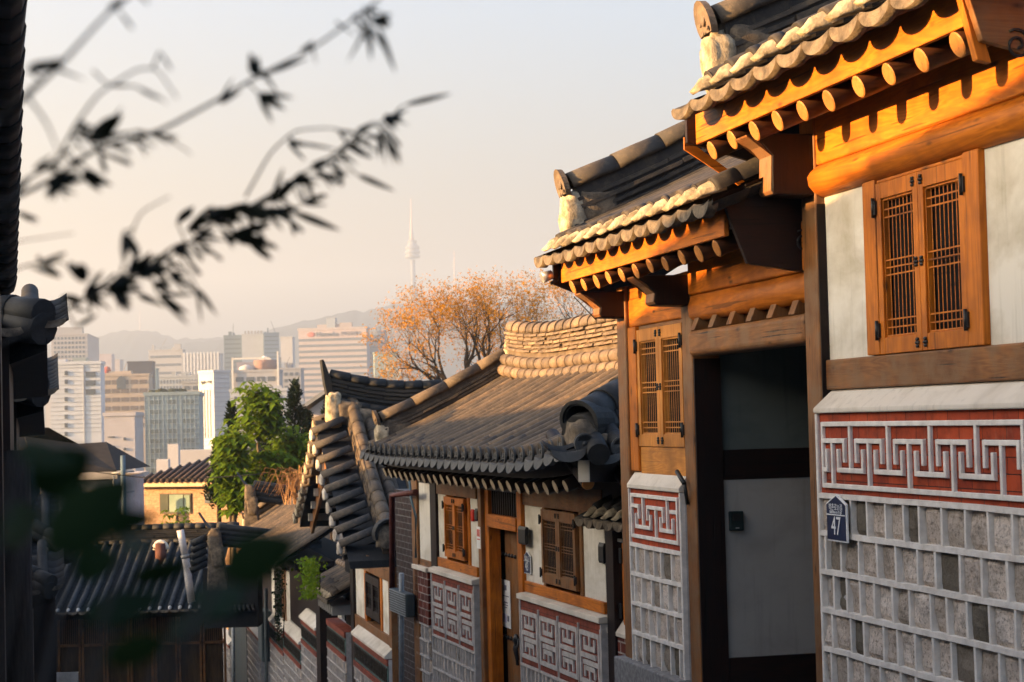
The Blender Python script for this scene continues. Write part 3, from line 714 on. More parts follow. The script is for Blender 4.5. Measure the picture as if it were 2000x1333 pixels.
hipridge(G, rf2, 11.62, 0.20, 1.7, M_TILE, hgt=0.36, r=0.085)
m = MB(); m.prism([(0.42, 0.83), (0.42, 0.98), (-1.0, 1.62), (-1.0, 1.3), (0.0, 0.70), (0.10, 0.70)], 11.62, 11.65, 'x'); m.build('verge_board', WD['y'], G)
m = MB(); m.prism([(0.30, 0.70), (0.41, 0.985), (-1.2, 1.70), (-1.2, 0.70), (-0.45, 0.70), (-0.30, 0.64), (0.05, 0.66)], 8.52, 8.555, 'x'); m.build('gable_board', WD['y'], G, bevel=0.004)
swirl(G, 8.515, 0.02, 0.80, 0.055)
beam_end(G, 10.20, 10.36, 0.215, 0.60, 0.745); beam_end(G, 11.41, 11.57, 0.18, 0.60, 0.74)
# iron door stay
m = MB(); a = W1.P(*W1.at(1322, 922, 0.03)); 
pa, pb, pc = W1.at(1322, 921, 0.06), W1.at(1337, 946, 0.055), W1.at(1343, 985, 0.03)
m.tube([pa, pb], 0.013, 8); m.tube([pb, pc], 0.011, 8); m.build('iron_stay', M_BLACK, G)
# ---- things on the walls
def number_plate(fr, px0, py0, w, h, o, num, label, fs):
    s, _, z = fr.at(px0, py0, o)
    t = thing('number_plate', fr, (s, o, z), label, 'sign', 'blue house number plates')
    def pent(k):
        return [(s+w/2+k, z-h/2-k), (s+w/2+k, z+h*0.30+k*.6), (s, z+h*0.5+k*1.1), (s-w/2-k, z+h*0.30+k*.6), (s-w/2-k, z-h/2-k)]
    MB().prism(pent(0.008), o+0.01, o+0.020, 'y').build('plate', M_WHITE, t, bevel=0.002)
    MB().prism(pent(0), o+0.0201, o+0.0225, 'y').build('blue_face', M_BLUE, t)
    MB().box(s-w/2, s+w/2, o+.0226, o+.0236, z+h*0.06, z+h*0.085).build('rule', M_WHITE, t)
    text('numerals', num, h*0.60, fr, (s, o+.0235, z-h*0.20), M_WHITE, t, sx=0.92)
    text('street_name', '북촌로11길', h*0.18, fr, (s, o+.0235, z+h*0.235), M_WHITE, t, sx=0.95)
    text('street_name_roman', 'Bukchon-ro 11-gil', h*0.10, fr, (s, o+.0235, z+h*0.135), M_WHITE, t, sx=0.95)
    return t
number_plate(W1, 1642, 1012, 0.205, 0.192, PO+.002, '47', 'blue pentagon house plate reading 47 on the stone wall of the nearest house', 1)
s, o_, z = W1.ats(1436, 1018, 10.195)
t = thing('intercom', W1, (s, o_, z), 'small dark wall intercom with screen on grey plaster inside the open doorway', 'intercom')
MB().box(10.165, 10.197, o_-.040, o_+.040, z-.052, z+.055).build('case', simple('dark_green_plastic', (0.03, 0.045, 0.045), (0.04, 0.06, 0.06), 5, 0.4, 0), t, bevel=0.006)
MB().box(10.162, 10.1649, o_-.020, o_+.024, z+.002, z+.042).build('screen', M_BLACK, t)
MB().box(10.163, 10.1648, o_-.012, o_+.010, z-.040, z-.034).build('button_bar', M_STEEL, t)
# ================================================================ house 43
W2 = Frame(15.21, 4.70)
H2 = thing('hanok_house', W2, (16.5, -1.2, -3.6), 'middle hanok house with plank door, 43 plate and wide tiled roof with sunlit ridge', 'house')
def pxz(fr, zx, zy, o=0.0): return fr.at(780+zx/3.2277, 920+zy/3.2277, o)
def S2(zx, o=0.0): return pxz(W2, zx, 300, o)[0]
def Z2(zx, zy, o=0.0): return pxz(W2, zx, zy, o)[2]
zsb, zst = Z2(1295, 902), Z2(1295, 826)       # sill beam
zhb, zht = Z2(1290, 281), Z2(1290, 190)       # head beam underside
s_e = S2(1291); s_d1 = S2(785); s_d0 = S2(565)
def bx(root, name, mat, s0, s1, o0, o1, z0, z1, bevel=0.006): return MB().box(min(s0, s1), max(s0, s1), o0, o1, z0, z1).build(name, mat, root, bevel=bevel)
PO2 = 0.075
bx(H2, 'corner_post', WD['z'], S2(1340, .03), S2(1293, .03), -0.12, 0.03, -3.6, zht)
bx(H2, 'plaster_panel', M_PLASTER, S2(1155), s_e, -.03, 0, zst, zhb, 0); bx(H2, 'plaster_panel', M_PLASTER, S2(912), s_d1, -.03, 0, zst, zhb, 0)
bx(H2, 'head_beam', WM['x'], s_e, s_d1, -.08, .02, zhb, zhb+0.20); bx(H2, 'sill_beam', WH['x'], s_e, s_d1, -.08, .022, zsb, zst)
bx(H2, 'window_jamb', WM['z'], S2(912), S2(928), -.06, .02, zst+.001, zhb-.001); bx(H2, 'window_jamb', WM['z'], S2(1142), S2(1158), -.06, .02, zst+.001, zhb-.001)
shutter_pair(H2, S2(928), S2(1142), Z2(930, 700), Z2(930, 240), 0.02, wood_=WM)
bx(H2, 'door_post', WH['z'], S2(765, .04), S2(739, .04), -.12, .04, -3.6, zht); bx(H2, 'inner_post', WD['z'], s_d1, S2(768), -.12, .0, -3.6, zht)
bx(H2, 'door_post', WH['z'], S2(560, .0), S2(538, .0), -.12, .0, -3.6, zht); bx(H2, 'door_post', WM['z'], S2(513, .04), S2(494, .04), -.12, .04, -3.6, zht); bx(H2, 'inner_post', WD['z'], S2(538, .0), S2(511), -.14, -.02, -3.6, zht)
zt1, zt0 = Z2(545, 268), Z2(545, 350)
bx(H2, 'transom', WH['x'], S2(739), S2(560), -.08, .015, zt0, zt1)
m = MB()
for i in range(13):
    a = S2(739) + (S2(560)-S2(739))*(i+.5)/13; m.box(a-.012, a+.012, -.05, -.03, zt1, zht)
m.build('transom_grille', WD['z'], H2)
# plank door leaf set back behind the posts
dr = MB(); 
for i in range(5):
    a = S2(739) + (S2(560)-S2(739))*i/5; b = S2(739) + (S2(560)-S2(739))*(i+1)/5; dr.box(a+.003, b-.003, -.20-0.003*(i % 2), -.16, -3.6, zt0-.02)
door = dr.build('plank_door', WM['z'], H2, bevel=0.002)
for zz in (Z2(640, 520, -.16), Z2(650, 1035, -.16)):
    m = MB()
    for i in range(9): m.ball((S2(739, -.16)+0.06+i*0.11, -.155, zz), 0.022, 6, 4)
    m.build('iron_studs', M_BLACK, door)
m = MB(); 
for k in range(7): m.tube([(S2(715, -.1)+.02*k, -.13, Z2(700, 1040, -.13)-.02*(k % 3)), (S2(715, -.1)+.016*k+.01, -.11, Z2(700, 1110, -.13)), (S2(715, -.1)+.012*k, -.12, Z2(700, 1170, -.13)-.05*(k % 2))], 0.011, 6)
m.ball((S2(705, -.1), -.12, Z2(700, 1050, -.13)), 0.06, 8, 6, (1, .5, 1)); m.build('door_pull', M_BLACK, door)
# far part
z1b, z1t = Z2(495, 640), Z2(495, 600)
bx(H2, 'plaster_panel', M_PLASTER, S2(494), S2(447), -.03, 0, zst, zhb+.1, 0); bx(H2, 'plaster_panel', M_PLASTER, S2(303), S2(247), -.03, 0, zst, zhb+.1, 0)
bx(H2, 'sill_beam', WH['x'], S2(494), S2(247), -.08, .022, zsb, zst); bx(H2, 'head_beam', WM['x'], S2(494), S2(247), -.08, .02, zhb-.005, zhb+.25)
shutter_pair(H2, S2(312), S2(437), Z2(310, 535), Z2(310, 160), 0.02, wood_=WH)
bx(H2, 'window_jamb', WH['z'], S2(450), S2(437), -.06, .018, zst, zhb); bx(H2, 'window_jamb', WH['z'], S2(312), S2(303), -.06, .018, zst, zhb)
bx(H2, 'post', WD['z'], S2(246), S2(210), -.12, .03, -4.6, zhb+.3); bx(H2, 'plaster_panel', M_PLASTER, S2(209), S2(127), -.03, 0, zsb+.02, zhb+.1, 0); bx(H2, 'foot_board', WM['x'], S2(209), S2(127), -.03, .01, zsb-.1, zsb+.02)
bx(H2, 'post', WM['z'], S2(126), S2(93), -.12, .03, -4.6, zhb+.3)
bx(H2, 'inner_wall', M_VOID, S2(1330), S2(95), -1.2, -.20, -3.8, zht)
# masonry panels
def meander_wall(root, sa, sb, zc, zb, npan, rows, o=PO2, seed=1, brick=M_BRICK2):
    """sa near end, sb far end; brick panel zc..zb with npan paired key motifs, stone courses below"""
    bx(root, 'brick_band', brick, sa+.02, sb-.02, -.05, o-.014, zb, zc, 0)
    for a, b in ((sa, sa+.022), (sb-.022, sb)): bx(root, 'wall_edge', M_MORTAR2, a, b, -.05, o, -4.2, zc, .004)
    W = (sb-sa-.05)/npan; m = MB()
    for k in range(npan):
        s0 = sb-.025-k*W
        mm = strips(HEE, s0-W*0.09, zb+.085, -W*0.82/6, (zc-zb-.20)/10, o-.016, o-.0005, 0.038); m.v += []; 
        n = len(m.v); m.v += mm.v; m.f += [tuple(i+n for i in f) for f in mm.f]; m.sm += mm.sm; m.c += mm.c
        m.box(s0-W-.009, s0-W+.009, o-.016, o+.002, zb, zc-.05)
    m.build('key_relief', M_MORTAR2, root)
    stone_courses(root, sa+.022, sb-.022, zb, rows, 0.175, 0.125, o, M_MORTAR2, seed=seed, res=3)
    bx(root, 'wall_core', M_MORTAR2, sa+.003, sb-.003, -.15, o-.03, -4.2, zc-.01, 0)
def flatcap(root, sa, sb, zc, ztop, o=PO2):
    m = MB(); m.prism([(0.001, ztop), (o+.02, zc+.045), (o+.02, zc), (-.05, zc), (-.05, ztop)], sa-.01, sb+.01, 'x'); m.build('sloped_cap', M_CAP, root, bevel=0.006)
zc2 = Z2(740, 800, PO2)
sa, sb = S2(1250, PO2), S2(739, PO2)
flatcap(H2, sa, sb, zc2, zsb-.002); meander_wall(H2, sa, sb, zc2, Z2(742, 1205, PO2), 4, 6, seed=3)
sa, sb = S2(455, PO2), S2(187, PO2)
zc3 = Z2(190, 635, PO2)
flatcap(H2, sa, sb, zc3, zsb-.002); meander_wall(H2, sa, sb, zc3, Z2(193, 1025, PO2), 3, 6, seed=5)
sa, sb = S2(170, .03), S2(88, .03)
bx(H2, 'brick_pier', M_BRICKW, sa, sb, -.4, .03, Z2(90, 940, .03), Z2(90, 615, .03), .004); bx(H2, 'pier_cap', M_CAP, sa-.02, sb+.02, -.4, .06, Z2(90, 612, .03), Z2(90, 585, .03)); stone_courses(H2, sa, sb, Z2(90, 940, .03), 8, 0.175, 0.14, .03, M_MORTAR2, seed=8, res=3)
# roof
EO, EZ = 0.72, -0.345
def lift2(s, t): return 0.11*max(0.0, (15.3-s)/1.9)**2*max(0, 1-t/1.8) + 0.04*max(0.0, (s-19.6)/1.4)**2
rf3 = Slope(EO, EZ, 0.485, 1.62, 0.035, lift=lift2, wob=0.003)
M_RAFEND = simple('pale_rafter_end', (0.34, 0.27, 0.19), (0.50, 0.42, 0.32), 14, .85, .2)
LENSD = mk_tile('patterned_tile_end', (0.060, 0.062, 0.064), (0.125, 0.122, 0.115), (0.18, 0.17, 0.15), 0.4, False)
hipf = lambda s: max(0.12, (s-13.25))
giwa(H2, rf3, 13.52, 28, 0.269, M_TILE2, plug=False, disc=LENSD, lensmat=LENSD, rc=0.066, tl=.34, Lf=hipf, coverdz=0.035, t_cov=0.05, matpan=M_TILE)
ra = [13.95 + 0.272*i for i in range(26)]
for i, s in enumerate(ra):
    rafters(H2, [s], 0.52, -0.555 + lift2(s, 0)*0.9, 0.40, -0.4, 0.052, WD['y'], M_RAFEND)
m = MB(); N = 14
for (o_, dz, o2) in ((0.50, 0.0, 0.526),):
    for i in range(N):
        a, b = 13.5+7.35*i/N, 13.5+7.35*(i+1)/N; za, zb_ = -.475+lift2(a, 0)*.9, -.475+lift2(b, 0)*.9
        m.add([(a, .50, za), (b, .50, zb_), (b, .53, zb_), (a, .53, za), (a, .50, za+.10), (b, .50, zb_+.10), (b, .53, zb_+.10), (a, .53, za+.10)], [(0,1,2,3), (3,2,6,7), (7,6,5,4), (0,4,5,1)])
        m.add([(a, .49, za+.012), (b, .49, zb_+.012), (b, -.5, zb_+.40), (a, -.5, za+.40)], [(0,1,2,3)])
m.build('eave_boards', WD['x'], H2)
bx(H2, 'wall_plate', WD['x'], 13.6, S2(95), -.14, .012, zht-.02, -.30)
hipridge(H2, rf3, 20.62, 0.14, 1.62, M_TILE2, hgt=0.30, r=0.082)
def ridgeP(s): return Vector((s, -0.90, 0.40 + 0.10*max(0, (s-18.6)/1.9)**2))
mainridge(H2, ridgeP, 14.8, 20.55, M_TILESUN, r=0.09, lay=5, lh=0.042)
lump(H2, (20.56, -0.90, 0.66), (0.05, 0.10, 0.24), M_PLUG, 4)
m = MB(); m.prism([(-.90, .52), (-.90, .9), (-1.0, .9), (-2.6, -.3), (-2.5, -.5)], 14.8, 20.7, 'x'); m.build('back_slope', M_TILED, H2)
m = MB(); m.prism([(0.60, -.42), (-0.9, 0.36), (-0.9, -.6), (0.2, -.62)], 20.86, 20.92, 'x'); m.build('verge_board', WD['y'], H2)
# near hip and the eave facing the viewer
CV = lambda v: (13.25 - v[1], v[0] + 4.70, v[2])
CONV = CV
rfn = Slope(0.10, EZ+0.02, 0.485, 1.7, 0.03, lift=lambda s, t: 0.10*max(0, (s+5.4)/1.4)**2*max(0, 1-t/1.6))
giwa(H2, rfn, -5.45, 6, 0.27, M_TILED, plug=False, disc=LENSD, lensmat=LENSD, rc=0.07, coverdz=0.035, t_cov=0.05, Lf=lambda s: max(0.12, (-3.95-s)))
rafters(H2, [-5.3+0.28*i for i in range(5)], -0.12, -0.47, 0.4, -1.0, 0.05, WD['y'])
CONV = None
m = MB(); a, b = Vector((13.42, 0.56, -0.02)), Vector((14.85, -0.88, 0.56))
for k in range(6):
    p0, p1 = a.lerp(b, k/6), a.lerp(b, (k+1.05)/6)
    m.tube([p0, p1], [0.135, 0.122], 14, -20, 200, thick=0.02, col=rnd.random()); m.tube([p0-Vector((0,0,.11)), p1-Vector((0,0,.11))], [0.155, 0.15], 10, col=rnd.random()); m.tube([p0-Vector((0,0,.22)), p1-Vector((0,0,.22))], [0.14, 0.135], 10, col=rnd.random())
m.build('hip_ridge', M_TILED, H2)
ax = (a-b).normalized()
arch_end(H2, a + ax*0.02 + Vector((0,0,.0)), (ax.x, ax.y, 0), 0.155, M_TILED)
lump(H2, a + ax*0.00 + Vector((0, 0, -.12)), (0.13, 0.10, 0.12), M_PLUG2, 12); lump(H2, a + Vector((-.02, -.14, -.16)), (0.10, 0.14, 0.07), M_PLUG2, 15)
m = MB(); p = a + Vector((-.05, -.08, -.14)); q_ = p + Vector((-.32, .06, -.10)); m.tube([p, q_], [0.075, 0.08], 14); m.build('corner_tile', M_TILED, H2)
m = MB(); m.obox((13.55, .30, -.40), (-.7, .7, .05), (.7, .7, 0), (0, 0, 1), 0.40, 0.045, 0.075); m.build('corner_rafter', WD['y'], H2, bevel=0.006)
m = MB(); m.obox(Vector((13.55, .30, -.40)) + Vector((-.7, .7, .05))*0.41, (-.7, .7, .05), (.7, .7, 0), (0, 0, 1), 0.006, 0.046, 0.078); m.build('painted_rafter_end', M_GREYPLASTER, H2, bevel=0.004)
m = MB(); m.box(13.30, 13.33, .23, .27, -.86, -.60); m.build('hanging_board', M_GREYPLASTER, H2, bevel=0.01)
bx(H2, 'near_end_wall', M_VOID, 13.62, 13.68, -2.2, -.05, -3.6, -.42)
# ---- things on house 43
number_plate(W2, 1033.6, 1099, 0.19, 0.185, .002, '43', 'smaller blue pentagon house plate reading 43 on white plaster beside the plank door', 1)
def wall_box(fr, zx0, zx1, zy0, zy1, o, label, mat, name='wall_lamp', cat='lamp', dd=.035, group=None):
    s1, _, zt_ = pxz(fr, zx0, zy0, o+dd); s0, _, _ = pxz(fr, zx1-10, zy0, o+dd); zb_ = pxz(fr, zx0, zy1, o+dd)[2]
    m = MB(); m.prism([(o, zb_+.015), (o+dd*.8, zb_), (o+dd, zb_+.02), (o+dd, zt_-.03), (o+dd*.7, zt_), (o, zt_-.01)], s0, s1, 'x')
    ob = solo(name, m, mat, label, cat, fr, (s0, o, zb_), group, bevel=.004); return ob
wall_box(W2, 745, 800, 345, 460, .04, 'black box wall lamp on the door post beside the 43 plate', M_BLACK, group='black wall lamps')
wall_box(W2, 1250, 1292, 450, 580, .0, 'black box wall lamp on white plaster at the near end of house 43', M_BLACK, group='black wall lamps')
wall_box(W2, 447, 470, 240, 318, .0, 'small red box on white plaster beside the far lattice window', M_RED, 'alarm_box', 'box', .03)
wall_box(W2, 470, 497, 236, 316, .0, 'small black meter box fixed beside the red box', M_BLACK, 'meter_box', 'box', .05)
def poster(fr, pts, o, label, lines, base_mat=M_WHITE, name='notice_sheet'):
    (s1, _, zt_), (s0, _, zb_) = pts
    m = MB().box(s0, s1, o, o+.003, zb_, zt_); t = thing(name, fr, (s0, o, zb_), label, 'notice')
    m.build('sheet', base_mat, t)
    for (a, b, c, d, mt) in lines:
        MB().box(s1-(s1-s0)*b, s1-(s1-s0)*a, o+.0031, o+.0036, zt_-(zt_-zb_)*d, zt_-(zt_-zb_)*c).build('print_block', mt, t)
M_INK = simple('ink', (0.16, 0.16, 0.20), (0.30, 0.30, 0.36), 90, 0.8, 0); M_LILAC = simple('lilac_print', (0.45, 0.45, 0.62), (0.6, 0.6, 0.72), 30, .8, 0); M_PINK = simple('pink_paper', (0.55, 0.14, 0.12), (0.7, 0.3, 0.26), 12, .7, 0)
poster(W2, (pxz(W2, 643, 680, -.155), (pxz(W2, 697, 680, -.155)[0], 0, pxz(W2, 643, 975, -.155)[2])), -.155, 'white printed notice sheet taped to the brown plank door',
       [(.36, .62, .11, .22, M_INK), (.15, .85, .33, .35, M_INK), (.30, .70, .46, .49, M_INK), (.25, .75, .52, .54, M_INK), (.30, .65, .57, .59, M_INK), (.1, .55, .72, .90, M_LILAC), (.62, .85, .74, .86, M_INK)])
poster(W2, (pxz(W2, 487, 350, .041), (pxz(W2, 510, 350, .041)[0], 0, pxz(W2, 487, 487, .041)[2])), .041, 'narrow red and white notice on the post beneath the black meter box', [(.1, .9, .12, .45, M_PINK), (.1, .9, .55, .6, M_RED)])
# ---- recessed wing and low wall between house 43 and the gate
V = thing('side_wing', W2, (12.3, -0.6, -3.0), 'narrow plaster wing with wood door and red brick base just left of the gatehouse', 'outbuilding')
vo = -0.05
def SV(zx, zy=400): return pxz(W2, zx, zy, vo)
a0, a1 = W2.s(1262, vo), SV(1345)[0]
bx(V, 'plaster_panel', M_PLASTER, a0, a1, vo-.05, vo, SV(1350, 930)[2], SV(1350, 370)[2], 0)
zb0 = SV(1290, 990)[2]
bx(V, 'brick_base', M_BRICKW, a0, SV(1283)[0], vo-.1, vo+.06, -3.4, zb0, .004)
m = MB(); m.prism([(vo, SV(1350, 925)[2]+.02), (vo+.075, zb0+.02), (vo+.075, zb0-.01), (vo-.1, zb0-.01), (vo-.1, SV(1350, 925)[2]+.02)], a0, SV(1283)[0], 'x'); m.build('sloped_cap', M_CAP, V, bevel=.006)
bx(V, 'plank_door', WH['z'], a0, pxz(W2, 1400, 450, vo+.03)[0], vo, vo+.03, pxz(W2, 1400, 1000, vo)[2], pxz(W2, 1400, 450, vo)[2], .004)
for k in range(3):
    z_ = pxz(W2, 1400, 480+170*k, vo+.03)[2]; bx(V, 'door_slot', M_VOID, pxz(W2, 1440, 480, vo+.032)[0], pxz(W2, 1417, 480, vo+.032)[0], vo+.03, vo+.032, z_-.30, z_, 0)
bx(V, 'door_head', M_CONC, a0, pxz(W2, 1372, 440, vo+.05)[0], vo-.01, vo+.05, pxz(W2, 1372, 440, vo)[2], pxz(W2, 1372, 418, vo)[2])
for zz in (535, 885):
    p = pxz(W2, 1396, zz, vo+.035); bx(V, 'hinge', M_BLACK, p[0]-.03, p[0]+.03, vo+.03, vo+.045, p[2]-.06, p[2]+.06)
rfv = Slope(0.22, W2.z(1190, 1022, .22), 0.5, 0.9, 0.01)
giwa(V, rfv, a0, 4, 0.24, M_TILED, rc=.06)
# ================================================================ house 3: ridge across, gable to the street
M_LIMEW = simple('lime_wash_lump', (0.36, 0.31, 0.26), (0.62, 0.57, 0.50), 8, .95, .8, .012)
W3 = Frame(12.6, 4.30)
H3 = thing('hanok_house', W3, (29.0, -1.5, -5.5), 'third hanok house down the lane whose tiled gable verge steps down in short plastered tiles', 'house')
def q3(zx, zy, o=0.0): return W3.at(380+zx/4.0023, 1000+zy/4.0023, o)      # coordinates read off the lower crop
# near slope (faces the viewer): rows run along s
SR = 29.5; ZR = 0.10; TP3 = 0.52
def CV3(v): return (SR - 0.0 - v[1], v[0], v[2])       # (row position o, distance from ridge towards viewer, z)
# slope defined in the turned frame: s' = o, o' = SR - s
CONV = CV3
rfa = Slope(3.55, ZR-3.55*TP3, TP3, 3.55, 0.10)
giwa(H3, rfa, -2.6, 11, 0.25, M_TILE2, rc=0.062, matpan=M_TILE)
hipridge(H3, rfa, 0.24, 0.15, 3.5, M_TILE2, hgt=0.26, r=0.095, wid=0.10)
hipridge(H3, rfa, 0.02, 0.9, 3.5, M_TILE2, hgt=0.16, r=0.085, wid=0.09, lay=2, endcap=False)
MB().add([(-2.6, 3.5, rfa.ze-.06), (0.80, 3.5, rfa.ze-.10), (0.80, 0, ZR-.04), (-2.6, 0, ZR-.02), (-2.6, 3.5, rfa.ze-.16), (0.78, 3.5, rfa.ze-.2), (0.78, 0, ZR-.16), (-2.6, 0, ZR-.12)], [(0,1,2,3), (4,5,6,7), (0,1,5,4), (1,2,6,5)], False, .1).build('roof_deck', M_TILED, H3)
# short verge tiles pointing to the street, mortar in their mouths
q = random.Random(5)
for k in range(9):
    t = 0.32 + k*0.365; p = rfa.pt(0, t); m = MB()
    m.tube([(0.40, p.y, p.z+.13), (0.88, p.y, p.z-.05)], [0.085, 0.092], 12, -10, 190, thick=.018, col=q.random()); m.tube([(0.40, p.y-.18, p.z+.02), (0.84, p.y-.18, p.z-.16)], [0.10, 0.10], 8, 190, 350, thick=.015, col=q.random()*.2)
    m.build('verge_tile', M_TILE, H3)
    lump(H3, (0.88, p.y-.03, p.z-.075), (0.040, 0.105, 0.085), M_LIMEW, k+3)
CONV = None
def CV4(v): return (SR + v[1], v[0], v[2])
CONV = CV4
rfb = Slope(3.3, ZR-3.3*TP3, TP3, 3.3, 0.10)
for k in range(11):
    t = 0.15 + k*0.30; p = rfb.pt(0, t); m = MB()
    m.tube([(0.45, p.y, p.z+.12), (0.80, p.y, p.z-.0)], [0.09, 0.10], 10, -10, 190, thick=.018, col=q.random()); m.build('verge_tile', M_TILE2, H3); lump(H3, (0.79, p.y, p.z-.01), (0.04, 0.08, 0.08), M_PLUG, k+30)
m = MB(); m.add([(-2.6, 3.3, ZR-3.3*TP3), (0.7, 3.3, ZR-3.3*TP3), (0.7, 0, ZR), (-2.6, 0, ZR), (-2.6, 3.3, ZR-3.3*TP3-.1), (0.7, 3.3, ZR-3.3*TP3-.1), (0.7, 0, ZR-.1), (-2.6, 0, ZR-.1)], [(0,1,2,3), (4,5,6,7), (0,1,5,4), (1,2,6,5)], False, .4); m.build('far_slope', M_TILED, H3)
CONV = None
m = MB(); m.prism([(SR-3.4, ZR-3.4*TP3-.12), (SR, ZR-.10), (SR+3.2, ZR-3.2*TP3-.12), (SR+3.0, ZR-3.2*TP3-.25), (SR, ZR-.45), (SR-3.2, ZR-3.4*TP3-.25)], 0.50, 0.55, 'y'); m.build('gable_board', WM['x'], H3)
m = MB(); m.prism([(SR-3.3, -1.75), (SR, ZR-.12), (SR+3.1, -1.75)], -0.1, 0.10, 'y'); m.build('gable_wall', WD['x'], H3)
for k in range(7):
    s_ = SR + 0.15 + 0.42*k; MB().box(s_, s_+.10, 0.1, 0.62, ZR-.30-(.15+.42*k)*TP3, ZR-.18-(.15+.42*k)*TP3).build('purlin_end', M_GREYPLASTER, H3)
# ridge running back from the gable
CONV = lambda v: (SR + v[1], v[0], v[2])
mainridge(H3, lambda s: Vector((s, 0, ZR+.02 + 0.22*max(0, (s+0.6)/1.2)**1.6)), -4.2, 0.55, M_TILED, r=0.10, lay=4, lh=0.06, wid=.15, base_rows=1)
CONV = None
m = MB(); m.prism([(0.48, .32), (0.60, .34), (0.66, .62), (0.70, .98), (0.66, .98), (0.56, .70)], SR-.11, SR+.11, 'x'); m.build('ridge_end_tile', M_TILED, H3, bevel=.01)
lump(H3, (SR-.1, .52, .20), (0.15, 0.12, 0.28), M_PLUG, 77); lump(H3, (SR-.15, .28, .16), (0.14, 0.2, 0.2), M_PLUG2, 78); lump(H3, (SR-.3, .1, .05), (0.14, 0.2, 0.16), M_PLUG2, 79)
# lower end of the near slope
arch_end(H3, (25.75, 0.28, -1.48), (-1, 0, 0), 0.20, M_TILED); lump(H3, (25.85, .28, -1.52), (.10, .18, .17), M_PLUG2, 80)
# facade under it
bx(H3, 'post', WM['z'], q3(1545, 600)[0]-.12, q3(1535, 600)[0], -.1, .04, -5.6, -1.6); bx(H3, 'post', WD['z'], q3(1262, 600)[0], q3(1240, 600)[0], -.1, .05, -5.6, -1.2)
sA, sB = q3(1535, 600)[0], q3(1262, 600)[0]
zH = q3(1262, 415)[2]; zS = q3(1272, 800)[2]
bx(H3, 'plaster_panel', M_PLASTER, sA, q3(1460, 600)[0], -.03, 0, zS, zH, 0); bx(H3, 'plaster_panel', M_PLASTER, q3(1335, 600)[0], sB, -.03, 0, zS, zH, 0)
bx(H3, 'head_beam', WM['x'], sA, sB, -.1, .04, zH, q3(1262, 320)[2]); bx(H3, 'gable_plank', WH['x'], sA, sB, -.1, .02, q3(1262, 318)[2], q3(1262, 215)[2])
shutter_pair(H3, q3(1350, 600)[0], q3(1458, 600)[0], q3(1350, 800)[2], q3(1350, 480)[2], .0, wood_=WD, iron=False)
bx(H3, 'window_jamb', WH['z'], q3(1350, 600)[0], q3(1335, 600)[0], -.05, .02, zS, zH); bx(H3, 'window_jamb', WH['z'], q3(1470, 600)[0], q3(1458, 600)[0], -.05, .02, zS, zH)
bx(H3, 'sill_boards', WM['z'], sA, sB, -.1, .03, q3(1245, 915)[2], zS)
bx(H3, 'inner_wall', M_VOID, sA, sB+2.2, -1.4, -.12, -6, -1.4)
M_TEAL = simple('teal_relief_tile', (0.06, 0.11, 0.105), (0.12, 0.19, 0.18), 9, 0.6, 0.3)
M_BRICKF = M_BRICK2
def lane_wall(root, fr, sa, sb, zt, o=0.12, back=0.0, teal=True, rows=9, seed=1, mats=M_BRICKF, cap=True, band=.30):
    if cap:
        m = MB(); m.prism([(back, zt+.16), (o+.03, zt+.02), (o+.03, zt-.02), (back-.05, zt-.02), (back-.05, zt+.16)], sa, sb, 'x'); m.build('sloped_cap', M_CAP, root, bevel=.008)
    bx(root, 'brick_strip', mats, sa+.01, sb-.01, -.1, o, zt-.12, zt-.021, 0)
    z = zt-.12
    if teal:
        bx(root, 'relief_band', M_TEAL, sa+.01, sb-.01, -.1, o-.02, z-band, z, 0)
        m = MB(); n = max(3, int((sb-sa)/.16))
        for i in range(n):
            s_ = sa + .05 + (sb-sa-.1)*(i+.5)/n; h0 = z-band+.05
            m.box(s_-.012, s_+.012, o-.02, o, h0, z-.05); m.box(s_-.05, s_+.03, o-.02, o-.001, z-.06, z-.04)
            m.box(s_-.03, s_+.05, o-.02, o-.001, h0+.08*(i % 2), h0+.02+.08*(i % 2))
        m.build('relief_pattern', M_TILE2, root)
        z -= band; bx(root, 'brick_strip', mats, sa+.01, sb-.01, -.1, o, z-.09, z, 0); z -= .09
    stone_courses(root, sa, sb, z, rows, .185, .17, o, M_MORTAR2, seed=seed, res=3)
    bx(root, 'wall_core', M_MORTAR2, sa+.002, sb-.002, -.15, o-.03, -8.5, zt-.03, 0)
lane_wall(H3, W3, q3(1500, 1130, .12)[0], q3(1237, 950, .12)[0], q3(1240, 950, .12)[2], rows=7, seed=21)
# courtyard wall with its little tiled roof beyond house 3
T = thing('courtyard_wall', W3, (33.5, 0, -6.2), 'stone courtyard wall with little tiled coping beside a dark post beyond the third house', 'wall')
s0_, s1_ = q3(1225, 900)[0], q3(1080, 860)[0]
lane_wall(T, W3, s0_, s1_, q3(1085, 868, .12)[2], rows=8, seed=22, cap=False)
rft = Slope(0.40, q3(1010, 680, .40)[2], 0.5, 0.75, 0.0)
giwa(T, rft, s0_+.1, int((s1_-s0_)/.26)+2, 0.26, M_TILE2, rc=.075)
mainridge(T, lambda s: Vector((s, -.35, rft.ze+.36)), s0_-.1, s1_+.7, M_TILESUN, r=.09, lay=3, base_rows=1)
m = MB()
for i in range(8):
    s_ = s0_ + .1 + .26*i; m.box(s_, s_+.07, -.1, .30, rft.ze-.26, rft.ze-.10)
m.build('eave_pegs', M_GREYPLASTER, T)
bx(T, 'plaster_strip', M_PLASTER, s1_+.3, s1_+.85, -.25, -.2, -8, rft.ze-.2, 0)
bx(T, 'dark_post', WD['z'], s1_+.9, s1_+1.5, -.3, .12, -8, q3(940, 640, .1)[2]+.3)
